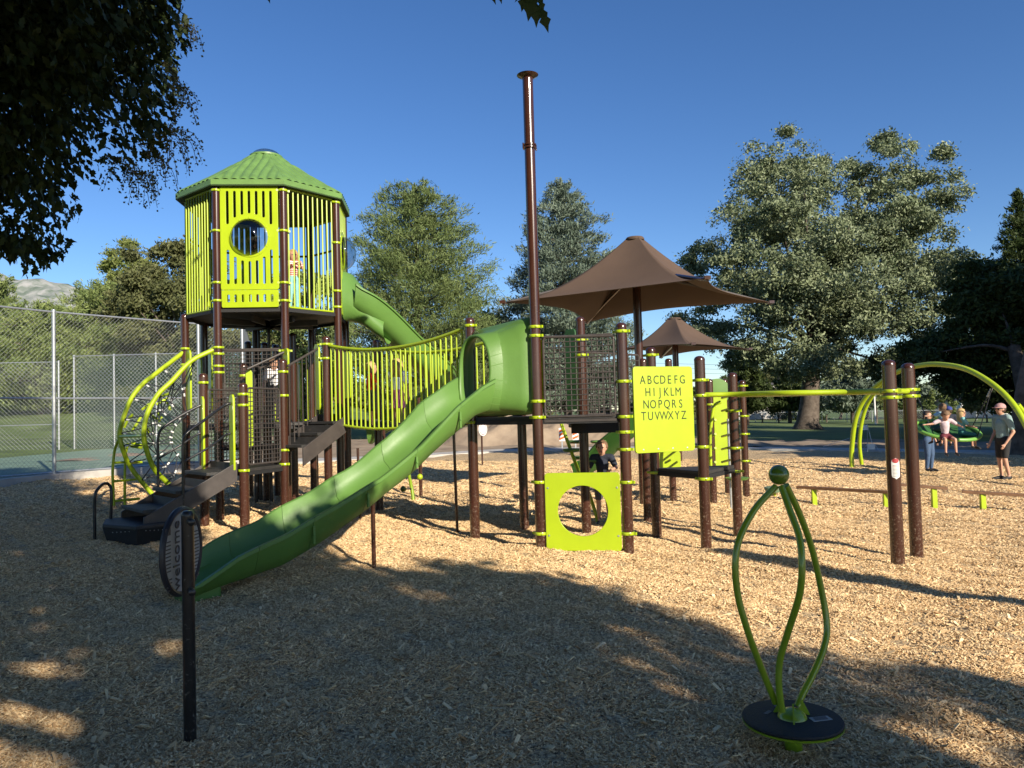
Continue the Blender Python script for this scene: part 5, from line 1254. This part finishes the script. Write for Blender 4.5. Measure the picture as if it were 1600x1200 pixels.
    if cap:
        b=MB(); b.sphere(hd+up*.030*k,.063*k,18,(.95,1.06,.85),10,Rm); b.v=[tuple(hd+up*max(.018*k,(V(*p)-hd).dot(up))+((V(*p)-hd)-up*(V(*p)-hd).dot(up))) for p in b.v]
        b.prism([hd+up*.024*k+rt*x*k+fwd*y*k for x,y in((-.045,.035),(.045,.035),(.042,.085),(.02,.105),(-.02,.105),(-.042,.085))],up*.006*k); b.build('cap',cap,t,True,angle=50)
        b=MB(); b.sphere(hd-fwd*.008*k+up*.004*k,.060*k,14,(.92,1,.95),8,Rm); b.v=[tuple(V(*p)-fwd*max(0,(V(*p)-hd).dot(fwd)-.012*k)) for p in b.v]; b.build('hair',hair,t,True)
    else:
        b=MB(); b.sphere(hd+up*.022*k-fwd*.010*k,.067*k,18,(.95,1.04,1.0),12,Rm)
        vv=[]
        for p in b.v:
            p=V(*p); r_=p-hd; f_=r_.dot(fwd); z_=r_.dot(up)
            lim=.052*k if z_>.045*k else (.020*k if z_>.0 else .0)
            if f_>lim: p=p-fwd*(f_-lim)
            p=p+V(random.uniform(-1,1),random.uniform(-1,1),random.uniform(-1,1))*.004*k; vv.append(tuple(p))
        b.v=vv
        if hairlen>.4:
            for i in range(11):
                a=pi*(.12+.76*i/10); d=rt*cos(a)-fwd*sin(a)*.9; s0=hd+d*.056*k+up*.01*k; b.tube([s0,s0+d*.016*k-up*.07*k*hairlen,s0+d*.01*k-up*.19*k*hairlen],[.019*k,.006*k],6,True,3)
        b.build('hair',hair,t,True,angle=80)
    if glasses:
        b=MB(); 
        for e in(-1,1): b.sphere(hd+fwd*.052*k+rt*e*.024*k+up*.008*k,.019*k,10,(1,.35,.75),8,Rm)
        b.tube([hd+rt*-.052*k+up*.010*k,hd+fwd*.056*k+rt*-.04*k+up*.012*k,hd+fwd*.056*k+rt*.04*k+up*.012*k,hd+rt*.052*k+up*.010*k],.004*k,6); b.build('sunglasses',blackm,t,True)
    elif face_on:
        for e in(-1,1):
            b=MB(); b.sphere(hd+fwd*.052*k+rt*e*.022*k+up*.008*k,.0075*k,8,(1.2,.5,.8),6,Rm); b.build('eye',sclera,t,True)
        b=MB(); b.sphere(hd+fwd*.052*k-up*.032*k,.012*k,10,(1.4,.5,.4),6,Rm); b.build('mouth',lipm,t,True)
    return t
tee=cloth('grey_teal_cotton',(.23,.33,.33)); blk=cloth('black_cotton',(.018,.018,.02)); teal=cloth('teal_cotton',(.22,.48,.47)); pinkish=cloth('pale_pink_cotton',(.50,.40,.42))
burg=cloth('burgundy_cotton',(.13,.02,.03)); lblue=cloth('light_blue_cotton',(.33,.52,.60)); jeans=cloth('blue_denim',(.05,.09,.17)); redc=cloth('red_cotton',(.8,.035,.03)); navy=cloth('navy_cotton',(.015,.02,.035))
whitec=cloth('white_cotton',(.85,.85,.86)); pinkc=cloth('pink_cotton',(.62,.18,.32)); greyc=cloth('dark_grey_cotton',(.07,.07,.08)); tealD=cloth('dark_teal_cotton',(.05,.20,.17)); purple=cloth('purple_skirt_cotton',(.16,.05,.10))
stripe=bpy.data.materials.new('striped_cotton'); stripe.use_nodes=True; _n=stripe.node_tree; _w=_n.nodes.new('ShaderNodeTexWave'); _w.bands_direction='Z'; _w.inputs['Scale'].default_value=9; _g=_n.nodes.new('ShaderNodeNewGeometry'); _r=_n.nodes.new('ShaderNodeValToRGB'); _r.color_ramp.interpolation='CONSTANT'; _r.color_ramp.elements[0].color=(.60,.12,.10,1); _r.color_ramp.elements[1].position=.5; _r.color_ramp.elements[1].color=(.72,.62,.58,1)
_n.links.new(_g.outputs['Position'],_w.inputs[0]); _n.links.new(_w.outputs['Fac'],_r.inputs[0]); _n.links.new(_r.outputs[0],_n.nodes['Principled BSDF'].inputs['Base Color'])
gp=lambda px,Y:((px-800)/F*Y,Y,gz((px-800)/F*Y,Y)+.03)
person('man in pinkish cap, sunglasses, grey teal T-shirt and black shorts standing right of the swing',gp(1562,17.6),1.80,radians(188),(tee,blk,.85),dict(wrL=(-.12,.07,.47),wrR=(.11,.09,.48),elL=(-.145,-.03,.62),elR=(.145,-.02,.62),knL=(-.04,.02,.28),anL=(-.045,-.03,.045),toL=(-.05,.07,.02),toR=(.065,.10,.02)),vox=.011,cap=cloth('pink_cap_cotton',(.45,.26,.25)),glasses=True,hair=hairD,belly=.008)
zseat=W(1477,684,18.1).z
def seated(label,px,py_hip,Y,Ht,face,cols,J=None,**k):
    c=W(px,py_hip,Y); j=dict(knL=(-.08,.20,.47),knR=(.08,.20,.47),anL=(-.085,.21,.24),anR=(.085,.21,.24),toL=(-.09,.29,.20),toR=(.09,.29,.20)); j.update(J or {})
    return person(label,(c.x,Y,c.z-.52*Ht),Ht,face,cols,j,**k)
seated('child in pale pink shirt and burgundy shorts with legs dangling from the saucer swing',1477,682,17.95,1.32,radians(-98),(pinkish,burg,.55),dict(elL=(-.19,.06,.72),wrL=(-.20,.16,.70),elR=(.21,.02,.75),wrR=(.33,.03,.74),hd=(0,.05,.885)),hs=1.2,vox=.016,hair=hairL,hairlen=.2,headtilt=(-.8,0),face_on=False,shoe=blackm)
seated('boy in light blue shirt kneeling on the saucer swing reaching left for the rope',1474,668,18.6,1.22,radians(105),(lblue,greyc,.6),dict(elL=(-.20,.03,.76),wrL=(-.33,.05,.76),elR=(.15,.05,.68),wrR=(.2,.12,.66)),hs=1.15,hair=hairL,hairlen=.2,face_on=False)
seated('blond girl in teal top sitting on the right side of the saucer swing',1503,676,18.35,1.2,radians(-12),(teal,tealD,1.0),dict(elL=(-.13,.08,.66),wrL=(-.08,.2,.64),elR=(.13,.08,.66),wrR=(.05,.22,.62)),hs=1.2,hair=hairB,hairlen=.9)
seated('child in blue cap mostly hidden behind the boy on the saucer swing',1484,672,19.1,1.25,radians(80),(navy,jeans,1.0),{},hs=1.15,hair=hairD,hairlen=.2,face_on=False,cap=cloth('blue_cap_cotton',(.03,.05,.22)),fingers=False,vox=.016)
person('woman in teal top and jeans behind the swing, partly hidden by the right twin post',gp(1446,20.2),1.62,radians(-60),(tealD,jeans,1.92),dict(elR=(.14,.05,.64),wrR=(.12,.18,.66)),hair=hairD,hairlen=.8,vox=.014)
def kid(label,px,Y,zf_,Ht,face,cols,J={},**k): return person(label,((px-800)/F*Y,Y,zf_),Ht,face,cols,J,hs=k.pop('hs',1.25),**k)
bz=lambda px:1.49
kid('toddler in red shirt standing on the hanging bridge',580,11.6,1.46,1.02,radians(20),(redc,greyc,.9),dict(elR=(.17,.04,.66),wrR=(.12,.13,.60)),hair=hairB,hairlen=.25,vox=.010)
kid('blond girl in white shirt and pink skirt on the hanging bridge',621,11.15,1.42,1.06,radians(75),(whitec,pinkc,1),dict(elL=(-.16,.06,.76),wrL=(-.11,.10,.86)),hair=hairB,hairlen=.7,skirt=True,vox=.010,face_on=False)
kid('child in striped shirt standing inside the tower behind the lime bars',461,13.0,3.47,1.08,radians(-60),(stripe,teal,1.9),dict(elL=(-.12,.08,.70),wrL=(-.03,.14,.75),elR=(.12,.08,.70),wrR=(.03,.14,.75)),hair=hairB,hairlen=.5,vox=.011)
kid('boy in navy shirt standing in shade behind the circle board',937,11.0,.0,1.22,radians(-105),(navy,greyc,.8),dict(elL=(-.17,.06,.68),wrL=(-.12,.16,.66),elR=(.16,.03,.66),wrR=(.17,.14,.58)),hair=hairL,hairlen=.3,hs=1.15,vox=.011,shoe=blackm)
kid('child in black and white top behind the mesh panel under the tower',428,13.1,1.62,1.08,radians(-70),(whitec,blk,1.9),{},hair=hairL,hairlen=.3,vox=.013)
# ================================================================== DISTANT BUILDINGS, WIRES
roofD=mat('dark_shingle_roof',(.07,.07,.08),.9,var=.2); wallm=mat('pale_house_wall',(.42,.40,.38),.85)
def house(px0,px1,pyr,pye,Y,label,wm=wallm):
    a=W(px0,pye,Y);c=W(px1,pye,Y);zr=W((px0+px1)/2,pyr,Y).z; g0=gz(a.x,Y); t=thing('house',((a.x+c.x)/2,Y,g0),label,'house'); dep=9
    MB().box(((a.x+c.x)/2,Y+dep/2,(g0+a.z)/2),(c.x-a.x-.8,dep-.8,a.z-g0)).build('wall',wm,t)
    mx=(a.x+c.x)/2; MB().prism([(a.x,Y,a.z),(c.x,Y,a.z),(mx,Y,zr)],(0,dep,0)).build('roof',roofD,t)
    n_=3
    for i in range(n_):
        x=a.x+(c.x-a.x)*(i+1)/(n_+1); w_=MB().box((x,Y+.38,g0+(a.z-g0)*.55),(1.1,.06,1.1)).build('window',white,t); MB().box((x,Y+.34,g0+(a.z-g0)*.55),(.9,.04,.9)).build('pane',blackm,w_)
    return t
house(1150,1262,573,603,150,'distant house with dark gable roof behind the brown posts')
house(1098,1165,592,612,170,'smaller distant house with low dark roof left of the gabled one')
house(1500,1532,617,627,125,'small white garage with pale roof seen above the swing',mat('white_siding',(.7,.72,.75),.8))
house(1560,1620,622,632,118,'pale blue shed behind the man at the right edge',mat('blue_grey_siding',(.35,.42,.44),.8))
for i,(py,lb) in enumerate(((568,'uppermost of three thin power lines in the sky gap'),(575,'middle one of three thin power lines in the sky gap'),(582,'lowest of three thin power lines in the sky gap'))):
    a=W(960,py-2,200);c=W(1420,py+2,200); m_=(a+c)/2-V(0,0,.5); o=MB().tube([a,m_,c],.035,5,False,6).build('power_line',blackm,None,ori=tuple(a)); tag(o,lb,'power line','power lines in the sky gap')
c=W(1367,640,95); t=thing('lamp_post',(c.x,95,gz(c.x,95)),'thin white post standing on the far lawn edge','post'); MB().tube([(c.x,95,gz(c.x,95)-.1),(c.x,95,W(1367,618,95).z)],.11,8).build('pole',white,t,True)
# second trunk at the right edge
c=W(1598,712,27); t=thing('tree_trunk',(c.x,27,gz(c.x,27)),'thick pale barked tree trunk at the right edge behind the man','tree trunk'); MB().tube([(c.x,27,gz(c.x,27)-.1),(c.x,27,gz(c.x,27)+.4),(c.x+.1,27,gz(c.x,27)+2.2),(c.x+1.4,27.3,gz(c.x,27)+6.5)],[.45,.3,.24,.12],14,True,4).build('trunk',bark,t,True,angle=80)
# ================================================================== LOOSE WOOD CHIPS (instanced)
def chips(name,y0,y1,n,size,seed):
    r=np.random.default_rng(seed); P=[]
    y=(y0**(.0)+0) ; 
    u=r.random(n*2); yy=y0+(y1-y0)*u; xx=(r.random(n*2)*2-1)*.76*yy
    kp=[];
    X2=xx;Y2=yy
    # density falls with distance
    prob=r.random(n*2)<np.clip((y0/ yy)**.4*1.0,0,1)*(1.0)
    w_=r.random(n*2)<(yy/y1)**1.0*.0+1
    for x,y_,ok in zip(X2,Y2,prob):
        if ok and y_<farb(x)-.05 and x>leftb(y_)+.15: kp.append((x,y_,pitz(x,y_)+.004))
    me=bpy.data.meshes.new(name); me.from_pydata(kp,[],[]); o=bpy.data.objects.new(name,me); link(o); o['kind']='stuff'; tag(o,'pale loose shredded wood chips covering the play area','wood chips')
    ng=bpy.data.node_groups.new(name,'GeometryNodeTree'); ng.interface.new_socket('Geometry',in_out='INPUT',socket_type='NodeSocketGeometry'); ng.interface.new_socket('Geometry',in_out='OUTPUT',socket_type='NodeSocketGeometry')
    N=ng.nodes;L=ng.links; gi=N.new('NodeGroupInput');go=N.new('NodeGroupOutput'); ip=N.new('GeometryNodeInstanceOnPoints'); cu=N.new('GeometryNodeMeshCube'); cu.inputs['Size'].default_value=(size,size*.19,size*.07)
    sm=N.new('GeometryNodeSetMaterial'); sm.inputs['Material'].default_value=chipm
    rv=N.new('FunctionNodeRandomValue'); rv.data_type='FLOAT_VECTOR'; rv.inputs['Min'].default_value=(-.6,-.6,0); rv.inputs['Max'].default_value=(.6,.6,6.283)
    rs=N.new('FunctionNodeRandomValue'); rs.data_type='FLOAT_VECTOR'; rs.inputs['Min'].default_value=(.35,.5,.6); rs.inputs['Max'].default_value=(1.9,1.6,1.6); rs.inputs['Seed'].default_value=9
    L.new(gi.outputs[0],ip.inputs['Points']); L.new(cu.outputs['Mesh'],sm.inputs[0]); L.new(sm.outputs[0],ip.inputs['Instance']); L.new(rv.outputs[0],ip.inputs['Rotation']); L.new(rs.outputs[0],ip.inputs['Scale']); L.new(ip.outputs[0],go.inputs[0])
    md=o.modifiers.new('chips','NODES'); md.node_group=ng
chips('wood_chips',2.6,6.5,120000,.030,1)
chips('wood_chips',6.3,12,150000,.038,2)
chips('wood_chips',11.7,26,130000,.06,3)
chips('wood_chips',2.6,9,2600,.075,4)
for o in list(bpy.data.objects):
    if o.type=='MESH' and o.users_collection and not o.data.materials: print('nomat',o.name)
